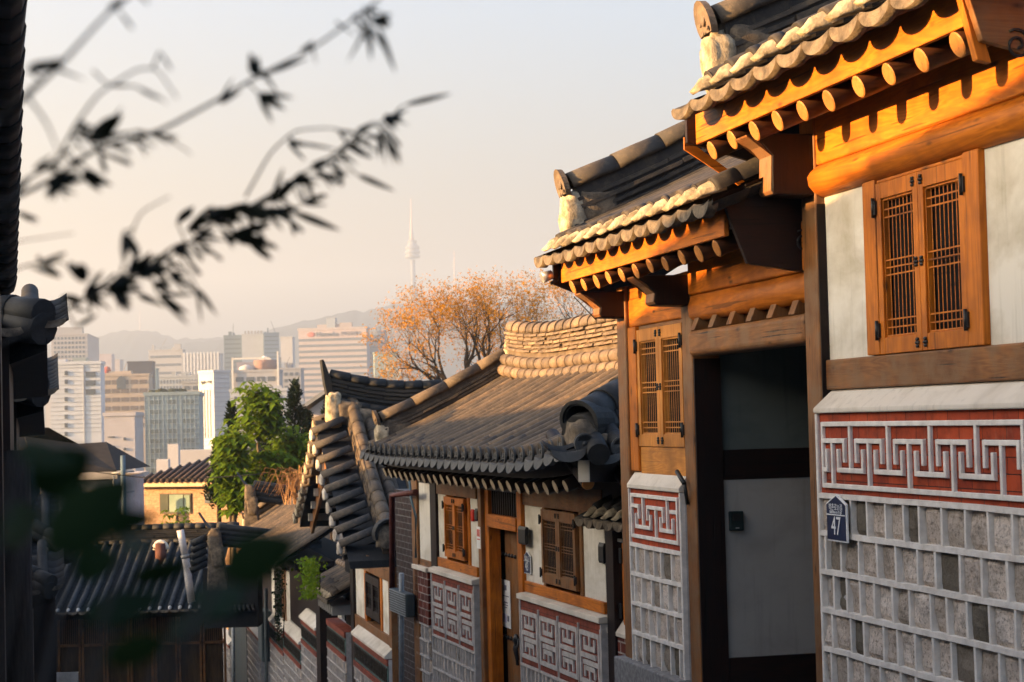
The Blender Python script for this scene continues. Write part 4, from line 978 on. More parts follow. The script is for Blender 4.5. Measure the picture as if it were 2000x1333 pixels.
# walls further down, each its own thing
spec = [(945, 825, 820, 'short stone wall with teal relief band next to the dark post', True, 31), (818, 690, 905, 'sloped cap stone wall second beyond the dark post', True, 32), (686, 578, 835, 'vine hung stone wall third beyond the dark post', True, 33), (500, 405, 870, 'striped brick wall with pale sloped cap beside a grey meter box', False, 34), (265, 135, 850, 'leftmost striped brick wall at the foot of the lane', False, 35)]
for (xa, xb, y, lab, teal, sd) in spec:
    a, b = q3(xa, y, .12), q3(xb, y, .12)
    t = thing('lane_wall', W3, (a[0], 0, -7), lab, 'wall', 'low masonry walls down the lane')
    lane_wall(t, W3, a[0], b[0], b[2], teal=teal, seed=sd, mats=M_BRICKF, rows=9 if teal else 11)
a, b = q3(402, 850, .02), q3(262, 850, .02)
solo('steel_gate', MB().box(a[0], b[0], -.05, .02, -9, a[2]-.1), simple('teal_steel', (0.06, .085, .09), (.10, .13, .135), 3, .5, .1), 'blue grey steel panel between the two striped brick walls', 'gate', W3, a)
# timber house behind those walls
T2 = thing('timber_outbuilding', W3, (42, -1, -8), 'dim timber house front with white plaster strips behind the far lane walls', 'house')
for (xa, xb, mt, nm, ya, yb) in ((600, 622, M_PLASTER, 'plaster_panel', 455, 720), (622, 680, WD['z'], 'board_wall', 440, 800), (680, 715, WM['z'], 'post', 480, 900), (715, 742, M_PLASTER, 'plaster_panel', 480, 800), (742, 830, WD['z'], 'board_wall', 480, 900), (830, 945, WD['z'], 'board_wall', 560, 900), (490, 600, WD['z'], 'board_wall', 500, 900)):
    a, b = q3(xa, ya, -.05), q3(xb, ya, -.05); zb_ = q3(xb, yb, -.05)[2]
    bx(T2, nm, mt, a[0], b[0], -.15, -.05, min(zb_, a[2])-.4, b[2], 0)
bx(T2, 'eave_shade_board', WD['x'], q3(930, 480)[0], q3(480, 480)[0], -.4, .35, -2.75, -2.6, 0)
bx(T2, 'inner_wall', M_VOID, q3(930, 480)[0], q3(410, 480)[0], -1.4, -.2, -8, -2.7, 0)
rf4 = Slope(0.75, -2.62, 0.62, 2.0, 0.04)
giwa(T2, rf4, 37.0, 34, 0.30, M_TILE2, rc=.075, matpan=M_TILE)
hipridge(T2, rf4, 47.0, .3, 2.0, M_TILE2, hgt=.3, r=.09)
mainridge(T2, lambda s: Vector((s, -1.25, -1.35)), 37.0, 47.2, M_TILE2, r=.1, lay=3, base_rows=1)
# ================================================================ small roof beside the lane foot
W4 = Frame(20.0, 6.0)
def small_roof(name, fr, s0, n, ze, oe, L, tp, lab, mat=M_TILE2, wallz=-9, hip=True):
    t = thing(name, fr, (s0, 0, wallz), lab, 'house')
    rf = Slope(oe, ze, tp, L, .03); giwa(t, rf, s0, n, .30, mat, rc=.075)
    s1 = s0 + n*.30
    mainridge(t, lambda s: Vector((s, oe-L, ze+tp*L-.02)), s0-.1, s1, mat, r=.095, lay=3, base_rows=1)
    if hip: hipridge(t, rf, s1-.1, .15, L, mat, hgt=.28); hipridge(t, rf, s0, .15, L, mat, hgt=.28)
    MB().box(s0+.1, s1-.2, oe-2*L+.6, oe-.5, wallz, ze-.03).build('wall', WD['z'], t)
    m = MB(); m.prism([(oe-L, ze+tp*L-.02), (oe-L-.02, ze+tp*L-.1), (oe-2*L, ze-.1), (oe-2*L, ze)], s0-.1, s1, 'x'); m.build('back_slope', M_TILED, t)
    return t
# ================================================================ ground, hills, haze
def ground_z(x, y):
    if y < 52: z = -1.6 - 0.125*max(y, -60)
    elif y < 320: z = -8.1 - (y-52)*0.1
    else: z = -34.9
    return z - 0.6
m = MB(); xs = [-9000, -4000, -1500, -400, -120, -50, -25, -12, -6, 0, 6, 12, 25, 50, 120, 400, 1500, 4000, 9000]; ys = [-400, -60, 0, 5, 10, 20, 30, 40, 52, 70, 100, 150, 220, 320, 700, 1500, 3000, 6000, 12000]
vs = [(x, y, ground_z(x, y)) for y in ys for x in xs]; n = len(xs)
m.add(vs, [(j*n+i, j*n+i+1, (j+1)*n+i+1, (j+1)*n+i) for j in range(len(ys)-1) for i in range(n-1)], True)
tag(m.build('ground', simple('earth', (0.045, 0.04, 0.035), (0.08, 0.07, 0.055), 0.05, 0.95, 0)), kind='structure')
m = MB(); 
for i in range(28):
    a, b = -6+2.2*i, -6+2.2*(i+1)
    m.add([W1.P(a, -0.9, ground_z(0, a)+.62), W1.P(b, -0.9, ground_z(0, b)+.62), W1.P(b, 3.7, ground_z(0, b)+.62), W1.P(a, 3.7, ground_z(0, a)+.62)], [(0,1,2,3)])
tag(m.build('lane_paving', simple('lane_stone', (0.26, 0.25, 0.24), (0.36, 0.34, 0.32), 3, 0.9, 0.3)), kind='structure')
M_HILL = simple('wooded_hill', (0.012, 0.020, 0.016), (0.035, 0.045, 0.028), 0.02, 0.95, 0)
def hill(name, prof, Y, depth, seed, bump_):
    m = MB(); n = 420; x0, x1 = prof[0][0], prof[-1][0]; rows = []
    def top(px):
        for (a, ya), (b, yb) in zip(prof, prof[1:]):
            if a <= px <= b:
                k = (px-a)/(b-a); k = k*k*(3-2*k); return ya + (yb-ya)*k
        return prof[-1][1]
    for j, (f_, d) in enumerate(((0, -1), (0.35, -.72), (0.62, -.45), (0.82, -.24), (0.94, -.08), (1, 0), (0.7, .5), (0, 1.2))):
        row = []
        for i in range(n+1):
            px = x0 + (x1-x0)*i/n; p = at(px, top(px), Y)
            h = p.z + 36; nz = noise.noise(Vector((p.x/60, seed, j)))*bump_ + noise.noise(Vector((p.x/17, seed, j*2)))*bump_*0.9
            row.append((p.x, Y + d*depth, -36 + h*f_ + nz*f_ - 9*(f_ > 0.99)))
        rows.append(row)
    c = n+1; m.add([v for r_ in rows for v in r_], [(j*c+i, j*c+i+1, (j+1)*c+i+1, (j+1)*c+i) for j in range(len(rows)-1) for i in range(n)], True)
    return tag(m.build(name, M_HILL), kind='structure')
hill('hill', [(330, 668), (400, 660), (450, 652), (500, 642), (560, 630), (600, 617), (650, 608), (700, 600), (740, 592), (775, 584), (808, 586), (850, 582), (900, 577), (1000, 583), (1080, 600), (1200, 612), (1400, 640), (2300, 680)], 3900, 900, 1, 7)
hill('hill', [(-700, 690), (60, 668), (120, 665), (170, 655), (230, 643), (265, 637), (300, 640), (350, 654), (430, 652), (600, 668), (900, 690)], 4300, 600, 7, 7)
# ---------------------------------------------------------------- city
def ccol(c, name='facade_paint', k=0.93):
    return simple(name, tuple(x*k for x in c), c, 0.3, 0.85, 0)
M_WIN = simple('window_glass', (0.10, 0.12, 0.14), (0.15, 0.17, 0.19), 0.2, 0.25, 0, spec=0.5)
M_WIN2 = simple('dark_glass_band', (0.17, 0.20, 0.23), (0.21, 0.24, 0.27), 0.2, 0.3, 0, spec=0.5)
WINMESH = {}
def block(xl, xm, xr, yt, Y, rot, col, label, name='office_building', floors=0, cols=0, win=None, lcols=0, band=False, ww=.6, wh=.5, fx=(0.05, 0.95), fz=None, dep=14, roof=True, parapet=True, group='city buildings beyond the roofs', mat=None, floor_px=None, trim=None):
    """box building: nearest upright corner at pixel column xm, left face to xl (or None), right face to xr"""
    a = R(rot); r = Vector((math.cos(a), math.sin(a), 0)); l = Vector((-math.sin(a), math.cos(a), 0))
    pm = at(xm, yt, Y); zt = pm.z; P0 = Vector((pm.x, pm.y, 0))
    def solve(px, d):
        # distance along d so that the column is px
        q = ray(px, 760); k = q.x/q.y
        return (k*P0.y - P0.x)/(d.x - k*d.y)
    w = solve(xr, r); dl = abs(solve(xl, l)) if xl is not None else dep
    zb = -36.5
    t = thing(name, W0, (P0.x, P0.y, zb), label, 'building', group); t.rotation_euler = (0, 0, a)
    BASE[t.name] = (W0, Vector((0, 0, 0)))
    Hh = zt - zb; mt = mat or ccol(col)
    m = MB().box(0, w, 0, dl, 0, Hh); m.build('walls', mt, t)
    if parapet:
        p = MB(); e = max(0.25, w*.012); p.box(-e, w+e, -e, 0.0, Hh-.2, Hh+e*2.5); p.box(-e, 0, 0, dl, Hh-.2, Hh+e*2.5); p.box(w, w+e, 0, dl, Hh-.2, Hh+e*2.5); p.build('parapet', mt, t)
    if win is None: win = M_WIN
    if floors and roof:
        rq = random.Random(int(xm)); rp = MB()
        for _i in range(rq.randint(2, 4)):
            a0 = w*rq.uniform(.05, .75); d0 = dl*rq.uniform(.1, .5); rp.box(a0, a0+w*rq.uniform(.06, .2), d0, d0+dl*.25, Hh, Hh+rq.uniform(.8, 3.2)*Y/900)
        rp.tube([(w*rq.uniform(.2, .8), dl*.5, Hh), (w*.5, dl*.5, Hh+6*Y/900)], .12*Y/900, 5); rp.build('rooftop_plant', ccol(tuple(x*.9 for x in col)), t)
    fh = floor_px*Y/F if floor_px else (Hh*.5/max(floors, 1))
    def winobj(nm, sx, sy, sz, loc, mat_):
        key = (nm, round(sx, 2), round(sy, 2), round(sz, 2), mat_.name)
        if key not in WINMESH:
            ob = MB().box(-sx/2, sx/2, -sy/2, sy/2, -sz/2, sz/2).build(nm, mat_, t); WINMESH[key] = ob.data
        else:
            ob = D.objects.new(nm, WINMESH[key]); COL.objects.link(ob); ob.parent = t
        ob.location = loc
    for f_ in range(floors):
        z = Hh - fh*(f_+.75)
        if band:
            winobj('window_band', w*(fx[1]-fx[0]), 0.3, fh*wh, (w*(fx[0]+fx[1])/2, 0, z), win)
        else:
            cw = w*(fx[1]-fx[0])/max(cols, 1)
            for c in range(cols): winobj('window', cw*ww, 0.3, fh*wh, (w*fx[0] + cw*(c+.5), 0, z), win)
        for c in range(lcols):
            cw = dl/lcols; winobj('window', 0.3, cw*ww, fh*wh, (0, cw*(c+.5), z), win)
    return t, w, dl, Hh
def pxbox(t_, Y, x0, x1, y0, y1, mat, name, out=0.3, fr_=None):
    """a flat fitting (sign, slot, vent) lying on the front of a building"""
    a = at(x0, y0, Y); b = at(x1, y1, Y); M_ = t_.matrix_basis.inverted()
    A = M_ @ a; B = M_ @ b
    return MB().box(min(A.x, B.x), max(A.x, B.x), -out, 0.02, min(A.z, B.z), max(A.z, B.z)).build(name, mat, t_)
def upd(): bpy.context.view_layer.update()
cW = (0.62, 0.64, 0.66); cB = (0.50, 0.42, 0.34); cG = (0.42, 0.46, 0.47); cP = (0.58, 0.54, 0.52)
t, w, dl, Hh = block(88, 97, 197, 712, 520, 4, cW, 'white panelled tower on the left with one column of small square windows', floors=0)
upd(); 
for i in range(9): pxbox(t, 520, 126, 132, 725+17*i, 733+17*i, M_WIN, 'window')
for i in range(3): pxbox(t, 520, 167, 186, 727+17*i, 736+17*i, M_WIN, 'window')
m = MB()
for i in range(16): m.box(0, w, -0.12, -0.001, Hh-1.1-1.15*i, Hh-1.02-1.15*i)
m.build('panel_joints', ccol((0.40, 0.42, 0.45)), t)
m = MB().box(w*.01, w*.3, 1, 4, Hh, Hh+1.3); m.build('roof_plant', ccol(cW), t)
pxbox(t, 520, 163, 164.2, 712, 880, ccol((0.45, 0.47, 0.5)), 'facade_rib')
t, w, dl, Hh = block(72, 100, 172, 655, 1250, 6, (0.50, 0.47, 0.45), 'stepped grey tower with roof mast behind the white panelled tower', floors=12, cols=9, wh=.55, floor_px=9)
MB().box(w*.12, w*.85, 3, 12, Hh, Hh+5).build('roof_storey', ccol((0.45, 0.44, 0.43)), t); MB().tube([(w*.2, 6, Hh+5), (w*.2, 6, Hh+22)], .4, 5).build('roof_mast', M_STEEL, t)
t, w, dl, Hh = block(None, 197, 291, 735, 740, 5, (0.52, 0.43, 0.34), 'beige office building with brown window bands and small roof ball', floors=6, cols=5, wh=.48, ww=.8, floor_px=17, fx=(0.02, .98), win=simple('brown_glass', (0.19, 0.15, 0.13), (0.24, 0.2, 0.17), .2, .3, 0))
m = MB().ball((2, 3, Hh+2.2), 1.5, 10, 8); m.build('roof_ball', ccol((0.5, 0.16, 0.12)), t); MB().box(w*.1, w*.62, 2, 8, Hh, Hh+1.8).build('roof_storey', ccol((0.6, 0.5, 0.4)), t)
MB().prism([(w*.33, Hh-5), (w*.33, Hh-1.5), (w*.38, Hh-.4), (w*.43, Hh-.1), (w*.48, Hh-.4), (w*.52, Hh-1.5), (w*.52, Hh-5)], -.4, .1, 'y').build('arched_window', M_WIN, t)
t, w, dl, Hh = block(None, 249, 298, 709, 900, 5, (0.085, 0.085, 0.11), 'dark slate blue blank tower block behind the beige office')
t, w, dl, Hh = block(None, 203, 262, 812, 440, 3, cP, 'blank pinkish white block with a few tiny vents at the city edge')
upd()
for i in range(4): pxbox(t, 440, 211, 224, 853+18*i, 854.5+18*i, M_WIN, 'vent'); pxbox(t, 440, 241, 246, 855+20*i, 860+20*i, M_WIN, 'window')
t, w, dl, Hh = block(265, 282, 388, 772, 460, 7, (0.38, 0.44, 0.43), 'greenish glass office block with shrubs on its roof', floors=8, cols=3, wh=.42, ww=.62, floor_px=19, win=simple('green_glass', (0.15, 0.19, 0.19), (0.20, 0.24, 0.24), .2, .3, 0))
m = MB()
for i in range(12):
    m.box(w*i/12, w*i/12+.12, -.16, -.001, Hh-22, Hh)
for i in range(16): m.box(0, w, -.13, -.001, Hh-1.15*i-.1, Hh-1.15*i)
m.build('mullion_grid', ccol((0.50, 0.55, 0.55)), t)
m = MB()
for i in range(14): m.ball((w*.1+w*.6*rnd.random(), 1.5+rnd.random()*3, Hh+.7), .55+rnd.random()*.5, 7, 5, (1.4, 1, .8), .25)
m.build('roof_shrubs', simple('roof_shrub_leaves', (0.04, 0.05, 0.02), (0.09, 0.09, 0.04), 3, .9, .3), t)
block(None, 290, 358, 686, 1750, 0, (0.48, 0.47, 0.45), 'hazy wide block with flat roof behind the green glass office', floors=3, cols=1, band=True, wh=.3, floor_px=16)
t, w, dl, Hh = block(None, 358, 432, 694, 1600, 0, (0.50, 0.49, 0.48), 'hazy block with row of pale roof fins')
m = MB()
for i in range(11): m.box(w*i/11, w*i/11+1.3, -1, 0, Hh-16, Hh+2)
m.build('facade_fins', ccol((0.72, 0.72, 0.70)), t)
block(None, 295, 390, 738, 1150, 0, (0.44, 0.46, 0.46), 'faint grey block with fine vertical ribs below the finned block', floors=3, cols=14, ww=.4, wh=.6, floor_px=12)
block(None, 355, 392, 748, 640, 0, (0.36, 0.37, 0.38), 'small grey rooftop block left of the slim white tower', floors=2, cols=2, floor_px=14)
t, w, dl, Hh = block(388, 417, 449, 727, 620, 40, (0.64, 0.63, 0.62), 'slim white corner tower with sunlit side, dark slots and small dark sign')
m = MB()
for i in range(4): m.box(-.12, -.001, dl*(.20+.19*i), dl*(.25+.19*i), Hh-21, Hh-5.6)
m.build('facade_slots', M_WIN, t)
m = MB()
for i in range(26):
    u_ = rnd.random(); m.box(-.14, -.001, dl*(.12+.035*(i % 20)), dl*(.14+.035*(i % 20)), Hh-3.9+rnd.random()*.8, Hh-3.2+rnd.random()*.7)
m.build('sign_lettering', M_BLACK, t)
m = MB()
for i in range(14): m.box(0, w, -.15, -.001, Hh-2-1.5*i, Hh-1.9-1.5*i)
m.build('panel_joints', ccol((0.45, 0.46, 0.5)), t)
t, w, dl, Hh = block(None, 437, 474, 657, 1350, 3, (0.20, 0.26, 0.30), 'dark bluish glass slab of the tall trio behind the slim tower', floors=9, band=True, wh=.3, floor_px=9)
t, w, dl, Hh = block(None, 472, 516, 655, 1340, 3, (0.52, 0.53, 0.53), 'plain pale slab in the middle of the tall trio')
m = MB()
for i in range(6): m.box(w*(.1+.3*i*.5), w*(.13+.3*i*.5)+1, 4, 5, Hh, Hh+3)
m.build('roof_plant', ccol((.4,.4,.4)), t)
t, w, dl, Hh = block(None, 515, 547, 652, 1330, 8, (0.22, 0.30, 0.38), 'blue glass tower at the right of the tall trio', floors=10, band=True, wh=.2, floor_px=8)
t, w, dl, Hh = block(None, 548, 573, 660, 1300, 0, (0.58, 0.57, 0.55), 'narrow pale slab between the trio and the wide striped office')
block(None, 540, 588, 722, 900, 0, (0.40, 0.40, 0.41), 'low grey block in front of the narrow pale slab', floors=5, cols=4, floor_px=13)
t, w, dl, Hh = block(None, 453, 546, 727, 700, 2, (0.50, 0.49, 0.48), 'white office block with roof frame, water tank and brown roof drum', floors=5, cols=4, ww=.75, wh=.45, floor_px=20)
m = MB()
for (xa, xb, za, zb) in ((0, .6, -14, 5.2), (w*.96, w*.96+.6, -8, 7), (0, w*.8, 4.4, 5.0)): m.box(xa, xb, -1, -.4, Hh+za, Hh+zb)
m.build('roof_frame', ccol((0.80, 0.76, 0.68)), t)
m = MB().tube([(w*.68, 6, Hh), (w*.68, 6, Hh+4.2)], 4.3, 16); m.build('roof_drum', ccol((0.36, 0.24, 0.20)), t)
m = MB().tube([(w*.28, 4, Hh), (w*.28, 4, Hh+1.6), (w*.28, 4, Hh+2.6)], [2.6, 2.6, .6], 14); m.build('water_tank', ccol((0.62, 0.58, 0.54)), t)
m = MB().ball((w*.66, 6, Hh+4.6), 1.2, 8, 6); m.box(w*.55, w*.8, 5, 7, Hh+4.2, Hh+4.8); m.build('roof_aerial', ccol((.8,.75,.68)), t)
t, w, dl, Hh = block(None, 449, 560, 765, 560, 2, (0.52, 0.53, 0.54), 'low white office wing with square windows behind the green trees', floors=4, cols=9, ww=.5, wh=.42, floor_px=19)
block(None, 556, 600, 790, 540, 0, (0.48, 0.48, 0.48), 'plain grey low block between the wing and the gabled house', floors=2, cols=3, floor_px=16)
t, w, dl, Hh = block(None, 583, 718, 646, 1450, -5, (0.50, 0.45, 0.43), 'wide pinkish office building with horizontal window stripes and long roof sign', floors=13, band=True, wh=.42, floor_px=11.2, fx=(0.0, 1.0), win=M_WIN2)
upd()
MB().box(0, w, -.4, -.002, Hh-6.5, Hh-.3).build('sign_board', ccol((0.54, 0.46, 0.43)), t)
c_ = text('sign_lettering', 'Hanwha', 5.2, W0, (0, 0, 0), ccol((0.13, 0.17, 0.20)), t, align='LEFT', ext=.1)
c_.matrix_local = Matrix(((1,0,0,w*.26), (0,0,-1,-.7), (0,1,0,Hh-3.4), (0,0,0,1)))
c_ = text('sign_lettering', '한화금융센터', 3.4, W0, (0, 0, 0), ccol((0.2, 0.2, 0.22)), t, align='LEFT', ext=.1)
c_.matrix_local = Matrix(((.8,0,0,w*.62), (0,0,-1,-.7), (0,1,0,Hh-3.4), (0,0,0,1)))
MB().ball((w*.19, -.5, Hh-3.4), 2.4, 10, 6, (1.3, .15, .8)).build('sign_emblem', ccol((0.62, 0.20, 0.12)), t)
MB().box(w*.40, w*.53, 4, 12, Hh, Hh+9).build('roof_plant', ccol((.38, .42, .46)), t)
block(None, 718, 752, 648, 1470, -5, (0.36, 0.38, 0.40), 'grey side slab of the wide striped office', floors=12, band=True, wh=.35, floor_px=11.2, win=M_WIN2)
block(None, 1046, 1170, 622, 1900, 0, (0.40, 0.43, 0.46), 'flat hazy block glimpsed between the bare trees')
block(None, 1168, 1230, 626, 1000, 0, (0.60, 0.60, 0.60), 'pale striped block just left of the gate post', floors=5, band=True, wh=.4, floor_px=9)
block(None, 305, 326, 898, 240, 3, (0.66, 0.62, 0.58), 'tiny white rooftop hut by the brick house roof', name='rooftop_hut', parapet=False, dep=2, group='small white rooftop huts')
block(None, 327, 346, 868, 250, 3, (0.66, 0.62, 0.58), 'white chimney stack hut above the brick house roof', name='rooftop_hut', parapet=False, dep=2, group='small white rooftop huts')
block(None, 345, 420, 880, 300, 3, (0.62, 0.58, 0.54), 'low pale flat roofed house right of the white stack', name='house', parapet=False, dep=5, group='low houses at the city edge')
block(None, 232, 268, 925, 120, 3, (0.60, 0.52, 0.45), 'pale low house between the steel pole and the brick house', name='house', parapet=False, dep=5, group='low houses at the city edge')
# fill of low far blocks so the city floor reads as built up
q = random.Random(11)
for i in range(16):
    x = q.uniform(60, 760); ww_ = q.uniform(18, 50)
    block(None, x, x+ww_, q.uniform(690, 800), q.uniform(1000, 2600), q.uniform(-6, 8), tuple(q.uniform(.36, .5) for _ in range(3)), 'distant grey block lost in haze among the city buildings', floors=0, group='faint far city blocks')
# ---------------------------------------------------------------- tower on the hill
p = at(808, 590, 3900); 
t = thing('observation_tower', W0, (p.x, 3900, p.z-40), 'white observation tower with round pod and tall spire on the hazy hill', 'tower')
def tz(y): return at(808, y, 3900).z
def lathe(root, name, prof, mat, cx, cy, n=20):
    m = MB(); m.tube([(cx, cy, z) for z, r_ in prof], [r_ for z, r_ in prof], n, up=(0, 1, 0)); return m.build(name, mat, root)
k = 1.12*3900/F
M_TW = ccol((0.24, 0.26, 0.30)); X, Yt = p.x, 3900
lathe(t, 'shaft', [(p.z-40, 9*k), (tz(575), 5.5*k), (tz(560), 4.3*k), (tz(508), 4.0*k)], M_TW, X, Yt)
lathe(t, 'base_rings', [(tz(572), 8*k), (tz(570), 8*k), (tz(569), 5*k), (tz(565), 5*k), (tz(564.5), 7.5*k), (tz(562), 7.5*k)], M_TW, X, Yt)
pod = lathe(t, 'pod', [(tz(506), 5*k), (tz(504), 12.5*k), (tz(500), 13.5*k), (tz(499), 11*k), (tz(496), 11*k), (tz(495), 13.5*k), (tz(491), 13.5*k), (tz(490), 11*k), (tz(487), 11*k), (tz(486), 13*k), (tz(482), 12*k), (tz(480), 9*k), (tz(473), 7*k), (tz(472), 9*k), (tz(469), 5*k)], M_TW, X, Yt)
lathe(t, 'spire', [(tz(470), 4*k), (tz(452), 3.3*k), (tz(451), 2.2*k), (tz(425), 1.8*k), (tz(424), 1.1*k), (tz(388), .5*k)], ccol((0.50, 0.36, 0.34)), X-1, Yt, 8)
p = at(889, 580, 3900)
solo('radio_mast', MB().tube([(p.x, 3900, p.z-40), (p.x, 3900, at(888, 520, 3900).z), (p.x, 3900, at(888, 490, 3900).z)], [2.6, 1.6, .7], 6), ccol((.5, .42, .42)), 'thin radio mast on the hill right of the observation tower', 'mast', W0, (p.x, 3900, p.z-40))
p = at(274, 640, 4300)
solo('radio_mast', MB().tube([(p.x, 4300, p.z-40), (p.x, 4300, p.z+38)], [2.0, .7], 6), ccol((.5, .45, .45)), 'faint short mast on the far left hill', 'mast', W0, (p.x, 4300, p.z-40))
# ---------------------------------------------------------------- air
if HAZE_DENSITY > 0:
    m = MB().box(-4200, 4200, -300, 6200, -37.5, 475)
    # one closed box round the viewer and everything in view
    hm = D.materials.new('haze_air'); hm.use_nodes = True; ht = hm.node_tree; ht.nodes.clear()
    ho = ht.nodes.new('ShaderNodeOutputMaterial'); hv = ht.nodes.new('ShaderNodeVolumePrincipled')
    hv.inputs['Density'].default_value = HAZE_DENSITY; hv.inputs['Color'].default_value = (0.80, 0.91, 1.0, 1); hv.inputs['Anisotropy'].default_value = HAZE_G
    ht.links.new(hv.outputs[0], ho.inputs['Volume'])
    o = m.build('haze', hm); tag(o, kind='stuff')
# ================================================================ left side of the lane (in shade)
L1 = thing('hanok_house', W1, (7, 5.2, -3.4), 'near left house seen as a dark vertical run of roof tiles at the frame edge', 'house')
def lz(s): return 1.62 - 0.080*(s-6)
mainridge(L1, lambda s: Vector((s, 3.685 + 0.022*(s-6), lz(s)-.42)), 2.0, 11.2, M_TILED, r=.088, lay=3, lh=.05, wid=.10, base_rows=1)
m = MB()
for i in range(10):
    a, b = 2+.92*i, 2+.92*(i+1)
    m.add([(a, 3.78, lz(a)-.25), (b, 3.78, lz(b)-.25), (b, 5.9, lz(b)+.04), (a, 5.9, lz(a)+.04), (a, 3.78, lz(a)-.35), (b, 3.78, lz(b)-.35), (b, 5.9, lz(b)-.1), (a, 5.9, lz(a)-.1)], [(0,1,2,3), (4,5,6,7), (0,1,5,4), (2,3,7,6), (1,2,6,5), (0,3,7,4)], False, .5)
m.build('roof_slab', M_TILED, L1)
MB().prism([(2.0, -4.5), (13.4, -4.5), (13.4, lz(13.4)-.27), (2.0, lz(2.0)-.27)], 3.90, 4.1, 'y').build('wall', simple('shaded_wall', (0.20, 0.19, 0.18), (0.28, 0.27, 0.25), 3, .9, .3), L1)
MB().box(10.9, 11.2, 3.72, 3.90, -4.5, .9).build('post', WD['z'], L1)
def corner_roof(s_c, o_c, ze, n, L, tp, lab, wall=True, name='hanok_house', zt=None, top=None):
    t = thing(name, W1, (s_c+1, o_c+1.5, -3-s_c*.1), lab, 'house', 'dark roofs on the left side of the lane')
    global CONV
    CONV = lambda v: (s_c - v[1], v[0], v[2])
    rf = Slope(0, ze, tp, L, .04, lift=lambda s, tt: .10*max(0, 1-(s-o_c)/.9)**2)
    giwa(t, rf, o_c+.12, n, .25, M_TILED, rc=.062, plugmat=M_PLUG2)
    MB().box(o_c+.25, o_c+n*.25, -L-.5, -.25, -9, ze+.02).build('wall', WD['z'], t)
    CONV = None
    m = MB(); a, b = Vector((s_c-.02, o_c+.02, ze+.14)), Vector((s_c+L, o_c+L*.8, ze+tp*L+.1))
    for k in range(5):
        p0, p1 = a.lerp(b, k/5), a.lerp(b, (k+1.05)/5); m.tube([p0, p1], [.10, .092], 12, col=rnd.random()); m.tube([p0-Vector((0,0,.1)), p1-Vector((0,0,.1))], [.11, .11], 10, col=rnd.random())
    m.build('hip_ridge', M_TILED, t)
    # slope towards the lane
    rf = Slope(o_c, ze, -tp, L, 0)
    m = MB(); m.add([(s_c, o_c, ze-.02), (s_c+4.2, o_c+.0, ze-.25), (s_c+4.2, o_c+L*.8, ze+tp*L-.2), (s_c+L, o_c+L*.8, ze+tp*L), (s_c, o_c, ze-.1), (s_c+4.2, o_c, ze-.33), (s_c+4.2, o_c+L*.8, ze-.4), (s_c+L, o_c+L*.8, ze-.4)], [(0,1,2,3), (4,5,6,7), (0,1,5,4), (0,3,7,4), (1,2,6,5), (2,3,7,6)], False, .5); m.build('lane_slope', M_TILED, t)
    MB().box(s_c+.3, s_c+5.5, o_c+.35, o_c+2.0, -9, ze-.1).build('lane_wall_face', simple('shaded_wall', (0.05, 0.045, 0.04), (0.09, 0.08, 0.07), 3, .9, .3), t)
    return t
BIGROW = thing('shade_row', W1, (20, 10, -8), 'long unseen row added out of view, its top shaped to shade the lane', 'building')  # out-of-view blocker added to shade the lane and the near leaves
Ls = [(-8, 2.6), (3, 1.6), (8, .99), (11.5, .56), (16, .24), (20, .05), (29, -.62), (37, -1.6), (45, -2.75), (51, -3.8), (66, -6.0)]  # top line set by where the shade edge falls on the walls opposite
m = MB()
for (a, za), (b, zb_) in zip(Ls, Ls[1:]):
    za += 1.343; zb_ += 1.343
    vs = [(a, 8.5, za), (b, 8.5, zb_), (b, 12.5, zb_+.3), (a, 12.5, za+.3), (a, 8.5, -12), (b, 8.5, -12), (b, 12.5, -12), (a, 12.5, -12)]
    m.add(vs, [(0,1,2,3), (0,1,5,4), (3,2,6,7)] + ([(0,3,7,4)] if a == -8 else []) + ([(1,2,6,5)] if b == 66 else []))
m.build('walls', simple('shade_row_render', (0.2, 0.19, 0.17), (.3, .28, .25), 2, .9, .2), BIGROW)
m = MB()
for (a, za), (b, zb_) in zip(Ls, Ls[1:]):
    for k in range(int((b-a)/.5)):
        f0 = k/int((b-a)/.5); s_ = a+(b-a)*f0; z_ = za+(zb_-za)*f0+1.30
        m.tube([(s_, 8.42, z_-.02), (s_, 8.5, z_)], .06, 8)
m.build('tile_edge', M_TILED, BIGROW)
def cpx(px, py, s): 
    p = W1.ats(px, py, s); return p[1], p[2]
o_, z_ = cpx(92, 655, 13.2); corner_roof(13.2, o_, z_, 7, 1.2, .22, 'dark eave corner jutting in from the left just below the vertical tile run')
o_, z_ = cpx(85, 782, 18.5); corner_roof(18.5, o_, z_, 7, 1.6, .24, 'lower dark eave corner on the left with drainpipe beneath it')
o_, z_ = cpx(158, 1085, 27.5); corner_roof(27.5, o_+.1, z_, 8, 2.0, .42, 'dark tangled roof corner with pale mortar ends at lower left')
o_, z_ = cpx(120, 1160, 24.5); corner_roof(24.5, o_+.1, z_, 7, 1.0, .4, 'lowest dark eave corner at the left with pale tile ends')
p0 = W1.ats(66, 880, 15.0); p1 = W1.ats(66, 965, 15.0); p2 = W1.ats(55, 1000, 15.0); p3 = W1.ats(0, 1065, 14.6); p4 = W1.ats(-5, 1400, 14.6)
solo('drainpipe', MB().tube([p0, p1, p2, p3, p4], .045, 10), simple('teal_pipe', (0.07, 0.10, 0.11), (0.10, 0.14, 0.15), 6, .5, .1), 'teal grey drainpipe bending down along the dark left wall', 'pipe', W1, p3)
p0 = W1.ats(25, 1000, 9.0)
solo('timber_post', MB().tube([W1.ats(30, 880, 13.5), W1.ats(36, 1400, 13.5)], .10, 12), simple('bark_post', (0.035, 0.03, 0.028), (0.07, 0.06, 0.055), 12, .9, .5, vscale=(4,4,.6)), 'rough round timber post in the lower left corner', 'post', W1, p0)
